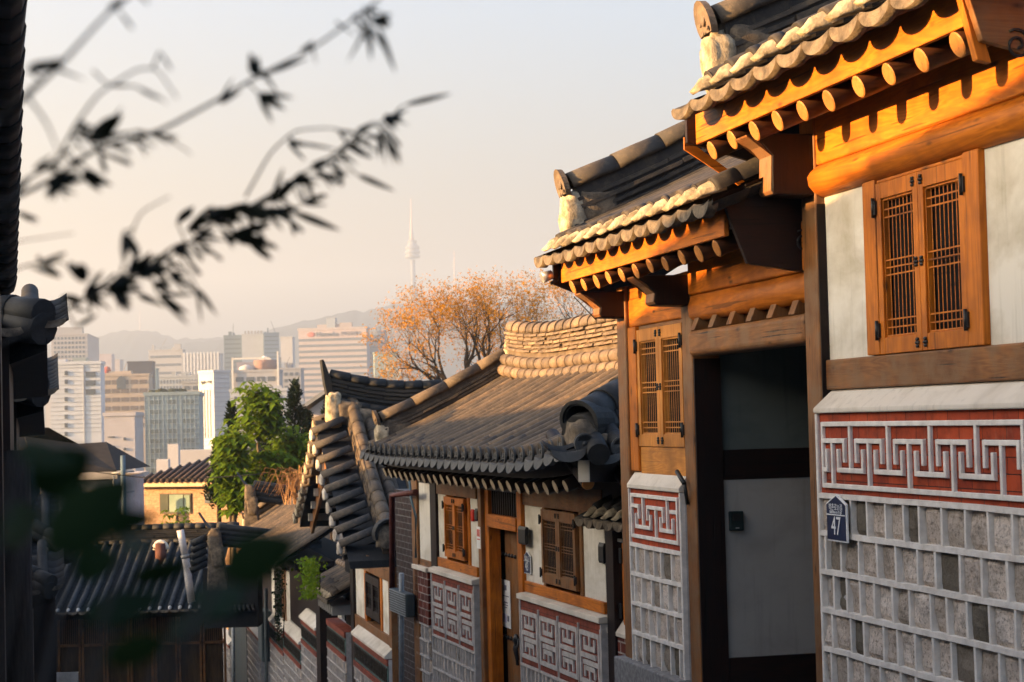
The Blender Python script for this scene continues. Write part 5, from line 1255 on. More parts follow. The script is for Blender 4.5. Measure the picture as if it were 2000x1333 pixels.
# ================================================================ cross house at the foot of the lane
def fz(px, py, Y): return at(px, py, Y)
WX = Frame(90.0, 0)   # rows facing the viewer: s runs to the left (-x), o towards the viewer (-y)
CH = thing('hanok_house', W0, (-10, 50, -10), 'long dark roofed timber house crossing the foot of the lane', 'house')
YX = 46.0
CONV = lambda v: (v[0], YX - v[1], v[2])
pe0, pe1 = at(120, 1200, YX), at(412, 1190, YX)
rfx = Slope(0, pe1.z, .42, 3.4, .05)
nrow = int((pe1.x-pe0.x+2.5)/.24)
giwa(CH, rfx, pe0.x-2.5, nrow, .24, mk_tile('slate_roof_tile', (0.035, 0.04, 0.045), (0.075, 0.08, 0.085), (0.12, 0.12, 0.12), .5), rc=.06, lens=True, plugmat=simple('mortar_button', (0.42, 0.42, 0.40), (0.55, 0.53, 0.5), 9, .9, .3), matpan=M_TILED)
CONV = None
mainridge(CH, lambda s: Vector((s, YX+3.4, pe1.z+1.38)), pe0.x-2.5, pe1.x+.2, M_TILED, r=.11, lay=4, base_rows=1)
MB().box(pe0.x-2.5, pe1.x+.1, YX+.9, YX+1.1, -12, pe1.z+.3).build('wall', simple('dark_brown_boards', (0.07, 0.045, 0.025), (0.13, 0.085, 0.045), 4, .8, .2, vscale=(6,1,.6)), CH)  # dark brown boards with upright streaks
for i in range(7):
    a = pe0.x - .3 + i*.58
    f_ = MB(); f_.box(a, a+.05, YX+.82, YX+.89, pe1.z-1.9, pe1.z-.25); f_.box(a+.5, a+.55, YX+.82, YX+.89, pe1.z-1.9, pe1.z-.25)
    f_.box(a, a+.55, YX+.82, YX+.88, pe1.z-.9, pe1.z-.84)
    for j in range(1, 9): f_.box(a+.05+.05*j, a+.062+.05*j, YX+.85, YX+.87, pe1.z-.84, pe1.z-.25)
    f_.build('lattice_door', WM['z'], CH)
MB().box(pe0.x-.6, pe0.x+.5, YX-.6, YX-.5, -9, at(60, 1310, YX).z).build('pale_panel', M_GREYPLASTER, CH)
# ---------------------------------------------------------------- white house with dark roof, left
t = thing('house', W0, (-16, 62, -12), 'white walled house with dark pitched roof behind the left eaves', 'house', )
Yh = 60.0
a, b = at(95, 925, Yh), at(220, 925, Yh)
MB().box(a.x-4, b.x, Yh, Yh+5, -14, at(150, 935, Yh).z).build('walls', mk_plaster('white_render', (0.50, 0.47, 0.46), (0.35, 0.32, 0.31), .6), t)
m = MB(); e0, e1 = at(80, 848, Yh), at(215, 920, Yh)
r0, r1, r2 = at(82, 848, Yh+1.5), at(140, 868, Yh+1.5), at(196, 864, Yh+1.5)
m.add([(a.x-4.3, Yh-.4, e1.z), (b.x+.2, Yh-.4, e1.z), (r2.x, Yh+2.4, r2.z+.0), (r1.x, Yh+2.4, r1.z), (r0.x, Yh+2.4, r0.z+.2), (a.x-4.3, Yh+2.4, r0.z+.4), (a.x-4.3, Yh-.4, e1.z-.15), (b.x+.2, Yh-.4, e1.z-.15), (b.x+.2, Yh+5.2, e1.z), (a.x-4.3, Yh+5.2, e1.z)],
      [(0,1,2,3,4,5), (0,1,7,6), (1,8,2), (2,8,9,5,4,3)]); m.build('roof', simple('dark_shingle', (0.022, 0.02, 0.02), (0.045, 0.038, 0.034), 4, .85, .3), t)
MB().box(a.x-4, b.x+.25, Yh-.5, Yh-.4, e1.z-.25, e1.z-.02).build('fascia', M_GREYPLASTER, t)
for (x0, x1, y0, y1) in ((196, 212, 1015, 1060), (130, 160, 960, 985)):
    p, q_ = at(x0, y0, Yh), at(x1, y1, Yh); MB().box(p.x, q_.x, Yh-.06, Yh+.02, q_.z, p.z).build('window', M_WIN, t)
# ---------------------------------------------------------------- brick house with window
BH = thing('brick_house', W0, (at(350, 950, 70).x, 70, -16), 'sunlit tan brick house with dark tiled hip roof and wide sliding window', 'house')
Yb = 70.0; A = R(-22)
Bp = lambda px, py: at(px, py, Yb)
c0, c1 = Bp(262, 950), Bp(455, 950); zt_ = Bp(270, 952).z
M_TAN = mk_brick('tan_brick', (0.50, 0.35, 0.23), (0.42, 0.29, 0.19), .24, .09, mc=(0.40, 0.27, 0.17), msize=.008)
MB().box(c0.x, c1.x+1, Yb, Yb+6, -16, zt_).build('walls', M_TAN, BH)
MB().box(c0.x-.35, c1.x+1.3, Yb-.45, Yb+6.3, zt_, zt_+.16).build('eave_slab', simple('cream_concrete', (0.50, 0.37, 0.25), (0.56, 0.43, 0.3), 3, .85, .1), BH)
m = MB(); x0, x1 = c0.x-.4, c1.x+1.4; zr = Bp(420, 878).z
rx = Bp(430, 880).x
m.add([(x0, Yb-.5, zt_+.17), (x1+2, Yb-.5, zt_+.17), (x1+2, Yb+3, zr+.3), (rx+.9, Yb+3, zr+.3), (x0, Yb+6.5, zt_+.17), (x1+2, Yb+6.5, zt_+.17)], [(0,1,2,3), (0,3,4), (3,2,5,4)]); m.build('roof', simple('brown_tile', (0.035, 0.025, 0.022), (0.065, 0.045, 0.038), 5, .7, .3), BH)
m = MB(); N = 26
for i in range(N):
    xa = x0+.25 + (x1+1.6-x0)*i/N; k = min(1, (xa-x0)/(rx+.9-x0)); zz = zt_+.19; m.tube([(xa, Yb-.52, zz), (xa, Yb-.5+3.5*k, zz+(zr+.3-zt_-.17)*k)], .07, 6)
m.build('tile_ridges', simple('brown_tile_b', (0.07, 0.05, 0.042), (0.12, 0.085, 0.07), 5, .6, .3), BH)
p = Bp(391, 918); MB().tube([(p.x, Yb+1.0, p.z-.3), (p.x, Yb+1.0, p.z+.15)], .10, 10).tube([(p.x, Yb+1.0, p.z+.15), (p.x, Yb+1.0, p.z+.3)], [.17, .12], 10).build('roof_vent', M_STEEL, BH)
wa, wb = Bp(306, 965), Bp(379, 1003)
wn = MB().box(wa.x, wb.x, Yb-.05, Yb+.01, wb.z, wa.z).build('window', simple('bronze_frame', (0.10, 0.08, 0.06), (0.14, 0.11, 0.08), 5, .5, 0), BH)
M_PANE = simple('curtained_glass', (0.20, 0.27, 0.22), (0.30, 0.36, 0.30), 1.2, .15, 0, spec=.6)
for (xa, xb, mt) in ((308, 327, simple('dark_pane', (0.10, 0.11, 0.09), (.14, .15, .12), 1, .15, 0, spec=.6)), (329, 362, M_PANE), (364, 377, M_PANE)):
    p, q_ = Bp(xa, 967), Bp(xb, 1000); MB().box(p.x, q_.x, Yb-.07, Yb-.051, q_.z, p.z).build('pane', mt, wn)
BH.rotation_euler[2] = -R(24)
p, q_ = Bp(410, 962), Bp(422, 982); MB().box(p.x, q_.x, Yb-.05, Yb+.01, q_.z, p.z).build('window', M_WIN, BH)
# balcony box and steps beside it
bal = thing('steel_balcony', W0, (c0.x-1, Yb, -12), 'glazed steel balcony with outdoor stairs on the left of the brick house', 'balcony')
m = MB()
for px_ in (232, 246, 262): m.tube([at(px_, 962, Yb-.6), at(px_, 1060, Yb-.6)], .035, 6)
for py_ in (962, 1005, 1030): m.tube([at(232, py_, Yb-.6), at(262, py_, Yb-.6)], .03, 6)
m.tube([at(232, 1060, Yb-.6), at(262, 1030, Yb-.6)], .04, 6); m.tube([at(228, 1035, Yb-.6), at(262, 1008, Yb-.6)], .03, 6)
m.build('frame', M_STEEL, bal)
p, q_ = at(234, 965, Yb-.5), at(258, 1003, Yb-.5); MB().box(p.x, q_.x, Yb-.52, Yb-.5, q_.z, p.z).build('glazing', M_WIN, bal)
# poles and pipes
a = at(240, 890, 52); b = at(243, 1130, 52)
up_ = thing('utility_pole', W0, (b.x, 52, -12), 'tall grey steel utility pole beside the brick house', 'pole')
MB().tube([(b.x, 52, -12), b, a], [.09, .075, .065], 12).build('pole', simple('blue_grey_steel', (0.13, 0.18, 0.21), (0.18, 0.23, 0.26), 6, .5, .1), up_)
MB().tube([at(218, 925, 52), at(262, 921, 52)], .025, 6).tube([at(222, 930, 52), at(222, 962, 52)], .02, 6).tube([at(218, 965, 52), at(262, 960, 52)], .02, 6).build('crossarm', M_STEEL, up_)
for (p_, q_, lab) in (((90, 905), (520, 925), 'thin overhead cable from the steel pole across the brick house roof'), ((0, 640), (90, 1000), 'thin slanting cable above the left eaves')):
    A_, B_ = at(p_[0], p_[1], 50), at(q_[0], q_[1], 48)
    pts = [A_.lerp(B_, i/12) - Vector((0, 0, .25*math.sin(math.pi*i/12))) for i in range(13)]
    solo('overhead_cable', MB().tube(pts, .012, 5), M_ROPE, lab, 'cable', W0, A_)
a, b = at(352, 1036, 43), at(374, 1150, 43)
vp = thing('flue_pipe', W0, tuple(b), 'leaning white flue pipe standing out of the lower roof', 'pipe')
MB().tube([b-Vector((0,0,.3)), b.lerp(a, .55)], .085, 14).tube([b.lerp(a, .56), a], .078, 14).build('pipe', simple('white_pvc', (0.50, 0.46, 0.44), (0.60, 0.56, 0.53), 6, .5, .1), vp)
MB().tube([b.lerp(a, .52), b.lerp(a, .58)], .098, 14).build('coupling', M_GREYPLASTER, vp)
a = at(314, 1085, 48.5)
ch = thing('clay_chimney', W0, tuple(a), 'short clay chimney with curved white cap on the cross roof', 'chimney')
MB().tube([a-Vector((0,0,.4)), a+Vector((0,0,.30))], .14, 12).build('stack', simple('clay_red', (0.12, 0.06, 0.045), (.18, .09, .07), 6, .8, .2), ch)
MB().tube([a+Vector((math.cos(t_)*.17, 0, .14+math.sin(t_)*.20)) for t_ in [math.pi*i/8 for i in range(9)]], .05, 8).build('cap', M_PLASTER, ch)
# stone filled parapet roof pieces near the flue
def end_ridge(px, py, py2, Y, lab, sc=1.0, ln=.32, nt_=5):
    a = at(px, py, Y); b = at(px+12, py2, Y)
    t = thing('ridge_gable', W0, tuple(b), lab, 'roof')
    h = a.z-b.z; m = MB(); m.prism([(a.x-.16*sc, b.z-.6), (a.x-.10*sc, a.z), (a.x+.14*sc, a.z-.05), (a.x+.30*sc, b.z-.6)], Y-.12, Y+.12, 'y'); m.build('mortared_end', M_PLUG2, t, bevel=.03)
    lump(t, (a.x+.02, Y-.12, a.z-h*.3), (.13*sc, .06, h*.36), M_PLUG2, int(px)); lump(t, (a.x+.08, Y-.12, a.z-h*.75), (.14*sc, .06, h*.36), M_PLUG2, int(px)+1)
    m = MB(); m.prism([(a.x-.32*sc, a.z+.38*sc), (a.x-.08*sc, a.z-.02), (a.x+.1, a.z-.12), (a.x-.15*sc, a.z+.12)], Y-.15, Y+.15, 'y'); m.build('upturned_end_tile', M_TILED, t, bevel=.01)
    for k in range(4):
        m = MB(); pts = [(a.x+.1, Y+.1, a.z+.05-.11*k), (a.x+1.1*sc, Y+.5, a.z-.12-.11*k), (a.x+2.2*sc, Y+.9, a.z-.15-.11*k)]; m.tube(pts, .085, 8, col=rnd.random()); m.build('ridge_course', M_TILED, t)
    for k in range(nt_):
        z = a.z-.15-h*.2*k; x = a.x-.15-.01*k
        MB().tube([(x, Y, z), (x-ln, Y-.1, z-.42*ln)], .075, 8, col=.5).build('cover_tile', M_TILED, t)
    return t
end_ridge(418, 1035, 1100, 42, 'dark upturned ridge end with mortared face above the flue pipe')
end_ridge(487, 950, 1000, 46, 'upturned dark ridge end in front of the green trees', .9, .2, 0)
p, q_ = at(396, 1110, 43.4), at(505, 1225, 43.4)
m = MB().box(p.x, q_.x, 43.4, 44.2, q_.z, p.z)
for i in range(12): m.tube([(p.x+.1*i, 43.38, q_.z+.5), (p.x+.1*i+.04, 43.2, q_.z+.38)], .04, 6)
solo('dark_eave', m, M_TILED, 'dark jumbled eave under the upturned ridge ends at the lane foot', 'roof', W0, p)
# pale gabled house above the trees
GH = thing('gabled_house', W0, at(650, 800, 75), 'white gabled house with grey verge and louvre window behind the dark ridge', 'house')
Yg = 75.0; g = lambda x, y: at(x, y, Yg)
pts = [g(588, 812), g(680, 745), g(760, 800), g(760, 900), g(588, 900)]
MB().prism([(p.x, p.z) for p in pts], Yg, Yg+4, 'y').build('walls', mk_plaster('pale_render', (0.58, 0.52, 0.48), (0.45, 0.40, 0.36), .4), GH)
pa, pb = g(584, 806), g(682, 738)
m = MB(); d = (pb-pa); nn = Vector((-d.z, 0, d.x)).normalized()*.14
m.prism([(pa.x, pa.z), (pb.x, pb.z), (pb.x+nn.x, pb.z+nn.z), (pa.x+nn.x, pa.z+nn.z)], Yg-.4, Yg+4, 'y'); m.build('verge', simple('grey_verge', (0.26, 0.27, 0.28), (.32, .33, .34), 4, .6, 0), GH)
p, q_ = g(661, 775), g(671, 812); lv = MB().box(p.x, q_.x, Yg-.05, Yg+.02, q_.z, p.z).build('louvre_window', simple('louvre', (0.15, .17, .2), (.2, .22, .25), 4, .5, 0), GH)
m = MB()
for i in range(9): m.box(p.x, q_.x, Yg-.08, Yg-.051, q_.z+(p.z-q_.z)*i/9, q_.z+(p.z-q_.z)*i/9+.03)
m.build('slats', M_STEEL, lv)
rp, rq = at(600, 835, 66), at(640, 870, 66)
m = MB(); m.box(rp.x, rq.x, 66, 68, rq.z-2, rq.z)
m.add([(rp.x, 65.8, rq.z), (rq.x+.2, 65.8, rq.z), (rq.x+.2, 68.5, rp.z), (rp.x, 68.5, rp.z)], [(0,1,2,3)])
solo('red_roofed_shed', m, simple('rust_tile', (0.14, 0.05, 0.03), (0.22, 0.085, 0.05), 8, .8, .3, vscale=(5,1,1)), 'small rusty red tiled roof glimpsed behind the green trees', 'shed', W0, rp)
# pipes, meters and brick chimney at the far end of house 43
CK = thing('brick_chimney', W2, (22.6, -.5, -5), 'dark sooty brick chimney stack at the far end of house 43', 'chimney')
p, q_ = W2.at(772, 1010, -.3), W2.at(808, 1130, -.3)
MB().box(q_[0], p[0], -.6, -.3, -5, p[2]+.35).build('stack', M_BRICKDK, CK)
def pipe2(pts, r, mat, name, lab, cat, fr=W2, o=.12):
    P_ = [fr.at(x, y, o) for x, y in pts]; solo(name, MB().tube(P_, r, 8), mat, lab, cat, fr, P_[-1])
pipe2([(812, 962), (766, 968), (766, 1180)], .035, simple('rust_pipe', (0.10, 0.035, 0.03), (.16, .06, .05), 8, .6, .1), 'gas_pipe', 'rusty red gas pipe turning down beside the dark chimney', 'pipe')
pipe2([(800, 940), (803, 975), (812, 1010), (812, 1090)], .014, simple('blue_cable', (0.10, 0.16, 0.19), (.14, .2, .24), 8, .5, 0), 'hanging_cable', 'thin pale blue cable hanging at the far end of house 43', 'cable')
pipe2([(784, 1120), (784, 1400)], .030, M_STEEL, 'gas_pipe', 'grey metal pipe running down under the ribbed meter box', 'pipe')
p, q_ = W2.at(770, 1148, .10), W2.at(800, 1205, .10)
mt_ = thing('gas_meter', W2, p, 'ribbed dark grey metre box hung between the third house and house 43', 'meter')
MB().box(q_[0]-.1, p[0], .05, .16, q_[2], p[2]).build('case', simple('meter_grey', (0.06, .075, .08), (.09, .11, .115), 5, .5, .1), mt_, bevel=.02)
m = MB()
for i in range(10): z = q_[2]+(p[2]-q_[2])*(i+.5)/10; m.box(q_[0]-.08, p[0]-.02, .16, .168, z-.006, z+.006)
m.build('ribs', M_STEEL, mt_)
pipe2([(520, 1150), (520, 1400)], .04, simple('grey_duct', (0.16, .19, .2), (.22, .25, .26), 5, .5, 0), 'drainpipe', 'grey downpipe between two far lane walls', 'pipe', W3, .2)
pipe2([(455, 1205), (457, 1400)], .05, M_STEEL, 'drainpipe', 'leftmost grey downpipe at the foot of the lane', 'pipe', W3, .1)
p = W3.at(515, 1225, .2); solo('meter_box', MB().box(p[0]-.5, p[0]+.4, .05, .3, p[2]-.75, p[2]+.4), simple('meter_blue_grey', (0.10, .13, .14), (.14, .17, .18), 5, .5, 0), 'grey blue meter box on the striped brick wall end', 'box', W3, p, bevel=.03)
# floodlight under the gate eave corner
s_, o_, z_ = W1.ats(1069, 540, 11.62)
fl = thing('floodlight', W1, (s_, o_, z_), 'small silver floodlight clipped under the far eave corner of the gatehouse', 'lamp')
MB().tube([(s_, o_+.035, z_-.01), (s_, o_-.03, z_+.012)], [.036, .028], 12).build('head', simple('silver', (0.45, .44, .43), (.6, .59, .58), 6, .3, 0, metal=.6), fl)
MB().tube([(s_, o_-.02, z_), (s_, o_-.06, z_-.03), (s_, o_-.09, z_+.03)], .008, 6).tube([(s_, o_-.05, z_-.03), (s_, o_-.02, z_-.045)], .012, 6).build('bracket', M_BLACK, fl)
pts = [W1.ats(1121, 580, 11.66), W1.ats(1140, 600, 11.6), W1.ats(1163, 624, 11.5)]
solo('hanging_cable', MB().tube(pts, .004, 5), M_ROPE, 'thin black wire sagging from the gate eave to the left beam end', 'cable', W1, pts[0])
# ================================================================ plants
def leafmat(name, c1, c2, trans=0.25, rough=.55):
    m = NT(name, max(rough, .75), .12); m.color(m.ramp(m.noise(m.map((1,1,1)), 9, 3), [(.3, c1), (.7, c2)]))
    oi = m.n('ShaderNodeNewGeometry'); 
    tr = m.n('ShaderNodeBsdfTranslucent'); tr.inputs[0].default_value = (c2[0]*1.3, c2[1]*1.3, c2[2], 1)
    mx = m.n('ShaderNodeMixShader'); mx.inputs[0].default_value = trans
    out = m.t.nodes['Material Output']; m.l(m.b.outputs[0], mx.inputs[1]); m.l(tr.outputs[0], mx.inputs[2]); m.l(mx.outputs[0], out.inputs['Surface'])
    return m.m
M_BARK = simple('dark_bark', (0.022, 0.015, 0.012), (0.055, 0.038, 0.028), 6, .9, .3)
M_AUT = leafmat('orange_buds', (0.34, 0.165, 0.010), (0.52, 0.28, 0.02), .28)
M_GREEN = leafmat('fresh_green_leaves', (0.07, 0.12, 0.010), (0.17, 0.25, 0.02), .3)
M_CONIF = leafmat('dark_conifer_needles', (0.008, 0.020, 0.012), (0.020, 0.042, 0.016), .1)
def bare_tree(name, base, trunk_h, L0, r0, seed, label, levels=7, leafmat_=None, leafn=7, lsize=.09, lean=(0,0,0), spread=0.62, group=None, targets=None, up_bias=.10):
    q = random.Random(seed); base = Vector(base)
    t = thing(name, W0, tuple(base), label, 'tree', group)
    tr = MB(); lf = MB(); tips = []
    def rnd_perp(d):
        v = Vector((q.gauss(0, 1), q.gauss(0, 1), q.gauss(0, 1))); v -= d*v.dot(d); return v.normalized()
    def grow(p, d, L, r, lev):
        n = 3 if lev < 4 else 2; pts = [p]; rs = [r]; dd = d
        for i in range(n):
            dd = (dd + rnd_perp(dd)*q.uniform(.10, .34) + Vector((0, 0, up_bias))).normalized(); pts.append(pts[-1] + dd*L/n); rs.append(r*(1-.42*(i+1)/n))
        tr.tube(pts, rs, 7 if lev < 3 else (4 if lev < 5 else 3), cap=False, up=(0.3, 1, 0.2))
        if lev >= levels: tips.append((pts[-1], dd)); return
        k = q.choice((2, 3, 3)) if lev < 4 else q.choice((2, 2, 3))
        for i in range(k):
            nd = (dd*(1-spread*.35) + rnd_perp(dd)*q.uniform(spread*.55, spread*1.25)).normalized()
            grow(pts[-1] if i else pts[-1], nd, L*q.uniform(.66, .86), rs[-1]*q.uniform(.62, .82), lev+1)
        if lev >= 2: grow(pts[1], (dd + rnd_perp(dd)*.9).normalized(), L*.55, rs[1]*.5, min(levels, lev+2))
    d0 = (Vector((0, 0, 1)) + Vector(lean)).normalized()
    top = base + d0*trunk_h; tr.tube([base, base.lerp(top, .5)+Vector((.1, 0, 0)), top], [r0*1.3, r0*1.05, r0], 9, cap=False, up=(0.3, 1, 0.2))
    for tgt in (targets or [Vector((-.6, 0, .9)), Vector((.0, .2, 1)), Vector((.65, -.1, .8)), Vector((.1, .5, .8))]):
        grow(top, tgt.normalized(), L0, r0*.8, 1)
    trunk = tr.build('trunk', M_BARK, t)
    if leafmat_:
        for (p, d) in tips:
            for i in range(leafn):
                c = p + d*q.uniform(-.35, .2) + Vector((q.gauss(0, .13), q.gauss(0, .13), q.gauss(0, .13)))
                a = Vector((q.gauss(0, 1), q.gauss(0, 1), q.gauss(0, 1))).normalized(); b = a.cross(Vector((q.gauss(0, 1), q.gauss(0, 1), q.gauss(0, 1)))).normalized()
                s = lsize*q.uniform(.6, 1.5)
                lf.add([c-a*s*1.6, c+b*s*.5, c+a*s*1.6, c-b*s*.5], [(0,1,2,3)])
        lf.build('crown', leafmat_, t)
    return t, len(tips)
p = at(930, 760, 88)
bare_tree('budding_tree', (p.x, 88, -14), 14.6, 1.75, .27, 12, 'large tree full of orange buds rising behind house 43', levels=7, leafmat_=M_AUT, leafn=4, lsize=.040, spread=.66, group='orange budding trees behind the roofs',
          targets=[Vector((-1.0, .1, .35)), Vector((-.75, .1, .8)), Vector((-.35, 0, 1)), Vector((.25, .2, 1.15)), Vector((.55, -.1, 1.0)), Vector((.85, 0, .75))])
p = at(1108, 690, 92)
bare_tree('budding_tree', (p.x, 92, -14), 16.2, 1.55, .12, 21, 'smaller half bare tree with orange buds beside the gate eave', levels=6, leafmat_=M_AUT, leafn=3, lsize=.04, spread=.6, group='orange budding trees behind the roofs',
          targets=[Vector((-.35, 0, 1)), Vector((.25, .1, 1)), Vector((.9, 0, .8))])
def broad_tree(px, py_top, py_base, Y, wid_px, seed, label, lsize=.25, nl=900):
    q = random.Random(seed); top = at(px, py_top, Y); bas = at(px, py_base, Y); wd = wid_px*Y/F
    t = thing('leafy_tree', W0, (bas.x, Y, bas.z-3), label, 'tree', 'fresh green leafy trees above the lane roofs')
    tr = MB(); lf = MB(); nodes = []
    H_ = top.z - bas.z
    pts = [Vector((bas.x, Y, bas.z-3)), Vector((bas.x+wd*.06, Y, bas.z)), Vector((bas.x-wd*.04, Y, bas.z+H_*.5)), Vector((top.x, Y, top.z-.1))]
    tr.tube(pts, [.09, .07, .045, .012], 8, cap=False, up=(0.3, 1, 0))
    for i in range(34):
        f_ = q.random()**.8; o = pts[1].lerp(pts[3], f_); rr = wd*.5*(1-f_*.72)*q.uniform(.35, 1.1)
        a = q.uniform(0, 2*math.pi); e = o + Vector((math.cos(a)*rr, math.sin(a)*rr, rr*q.uniform(.1, .8)))
        tr.tube([o, o.lerp(e, .5)+Vector((0, 0, .05)), e], [.025, .016, .006], 5, cap=False, up=(0.3, 1, 0)); nodes.append(e); nodes.append(o.lerp(e, .6))
    nodes.append(pts[3])
    for i in range(nl//6):
        c = q.choice(nodes) + Vector((q.gauss(0, .17), q.gauss(0, .17), q.gauss(0, .14)))
        # a whorl of drooping pointed leaves
        k = q.choice((4, 5, 6)); a0 = q.uniform(0, 6.28)
        for j in range(k):
            a = a0 + j*6.283/k + q.uniform(-.2, .2); ln = lsize*q.uniform(.8, 1.5); d = Vector((math.cos(a), math.sin(a), q.uniform(-.5, .25))).normalized(); s = d.cross(Vector((0, 0, 1))).normalized()*ln*.24
            m1 = c + d*ln*.45 + Vector((0, 0, .02)); tip = c + d*ln + Vector((0, 0, -ln*.30))
            lf.add([c, m1+s, tip, m1-s, m1+Vector((0,0,-.012))], [(0,1,4), (1,2,4), (2,3,4), (3,0,4)])
    tr.build('trunk', simple('sapling_bark', (0.10, 0.08, 0.06), (0.18, 0.15, 0.11), 8, .8, .2), t); lf.build('crown', M_GREEN, t)
    return t
broad_tree(512, 762, 985, 54, 150, 3, 'tallest fresh green leafy tree in front of the city', nl=2300)
broad_tree(452, 850, 1000, 53, 95, 4, 'low leafy green tree at the left of the tree group', nl=2400)
broad_tree(560, 850, 975, 55, 110, 5, 'leafy green tree between the two middle conifers', nl=1200)
broad_tree(606, 860, 985, 56, 70, 6, 'small leafy green tree against the third house gable', nl=700)
broad_tree(345, 1000, 1075, 50.6, 60, 8, 'little bright green bush behind the white flue pipe', nl=500, lsize=.15)
def conifer(px, py_top, py_base, Y, wid_px, seed, label):
    q = random.Random(seed); top = at(px, py_top, Y); bas = at(px, py_base, Y); wd = wid_px*Y/F*.5; H_ = top.z-bas.z
    t = thing('conifer', W0, (bas.x, Y, bas.z-3), label, 'tree', 'dark conifers among the leafy trees')
    tr = MB().tube([(bas.x, Y, bas.z-3), (bas.x, Y, bas.z), (top.x, Y, top.z-.05)], [.08, .07, .01], 8, cap=False, up=(0.3, 1, 0)); lf = MB()
    for i in range(260):
        f_ = q.random()**.85; z = bas.z + H_*f_; rr = wd*(1-f_)**.8*q.uniform(.45, 1.05)+.03; a = q.uniform(0, 6.28)
        o = Vector((bas.x+(top.x-bas.x)*f_, Y, z)); e = o + Vector((math.cos(a)*rr, math.sin(a)*rr, rr*.9))
        for j in range(14):
            c = o.lerp(e, q.uniform(.2, 1)) + Vector((q.gauss(0, .03), q.gauss(0, .03), q.gauss(0, .03)))
            d = (Vector((math.cos(a), math.sin(a), .9)) + Vector((q.gauss(0, .5), q.gauss(0, .5), q.gauss(0, .5)))).normalized()*q.uniform(.08, .16); s = d.cross(Vector((q.gauss(0, 1), q.gauss(0, 1), q.gauss(0, 1)))).normalized()*.024
            lf.add([c, c+d*.5+s, c+d, c+d*.5-s], [(0,1,2,3)])
    tr.build('trunk', M_BARK, t); lf.build('crown', M_CONIF, t)
conifer(452, 792, 990, 56, 62, 1, 'leftmost narrow dark conifer behind the low leafy tree'); conifer(536, 772, 990, 56.5, 80, 2, 'dark conifer right of the tallest leafy tree')
conifer(576, 748, 990, 57, 92, 3, 'tallest dark conifer of the group'); conifer(646, 776, 880, 60, 60, 4, 'small conifer in front of the white gabled house'); conifer(428, 862, 1000, 56.5, 60, 5, 'short dark conifer at the left edge of the tree group'); conifer(600, 808, 980, 58, 60, 6, 'dark conifer nearest the third house gable')
# dry grass and vine
q = random.Random(2); m = MB(); c0 = at(596, 985, 41)
for i in range(110):
    a = q.uniform(0, math.pi); r_ = q.uniform(.3, .85); b = c0 + Vector((q.gauss(0, .18), q.gauss(0, .12), 0)); h = q.uniform(.5, 1.0)
    pts = [b, b+Vector((math.cos(a)*r_*.35, q.gauss(0, .1), h*.8)), b+Vector((math.cos(a)*r_*.75, q.gauss(0, .1), h*.85)), b+Vector((math.cos(a)*r_*1.05, q.gauss(0, .1), h*.35))]
    m.tube(pts, [.010, .008, .006, .003], 3, cap=False, up=(0.2, 1, 0.1))
solo('dry_grass', m, simple('straw', (0.28, 0.16, 0.08), (0.42, 0.27, 0.14), 9, .8, 0), 'arching tuft of dry reddish grass growing on the far roof', 'plant', W0, c0)
def vine(fr, px0, px1, py0, py1, o, n, label, mat, seed, ls=.07):
    q = random.Random(seed); m = MB(); 
    A_ = fr.at((px0+px1)/2, py0, o)
    for i in range(n):
        v = q.random(); x = px0 + (px1-px0)*(.5 + q.gauss(0, .27)*(1-.3*v)); y = py0 + (py1-py0)*v
        c = Vector(fr.at(x, y, o+q.uniform(0, .25)*(1-v*.5))); a = Vector((q.gauss(0, 1), q.gauss(0, .6), q.gauss(-.6, .6))).normalized(); b = a.cross(Vector((q.gauss(0, 1), q.gauss(0, 1), q.gauss(0, 1)))).normalized(); s = ls*q.uniform(.6, 1.3)
        m.add([c, c+a*s*.5+b*s*.42, c+a*s, c+a*s*.5-b*s*.42], [(0,1,2,3)])
    t = thing('hanging_vine', fr, A_, label, 'plant'); m.build('leaves', mat, t)
    st = MB()
    for k in range(6):
        x = px0 + (px1-px0)*(k+.5)/6; st.tube([fr.at(x, py0, o), fr.at(x+q.uniform(-6, 6), (py0+py1)/2, o+.05), fr.at(x+q.uniform(-6, 6), py1, o)], .008, 4, cap=False)
    st.build('stems', M_BARK, t)
vine(W3, 584, 628, 1088, 1168, .35, 700, 'bright green hanging vine in front of the far timber house', M_GREEN, 3)
vine(W3, 533, 556, 1110, 1250, .25, 420, 'dark sparse vine trailing down the third lane wall', M_CONIF, 4, .06)
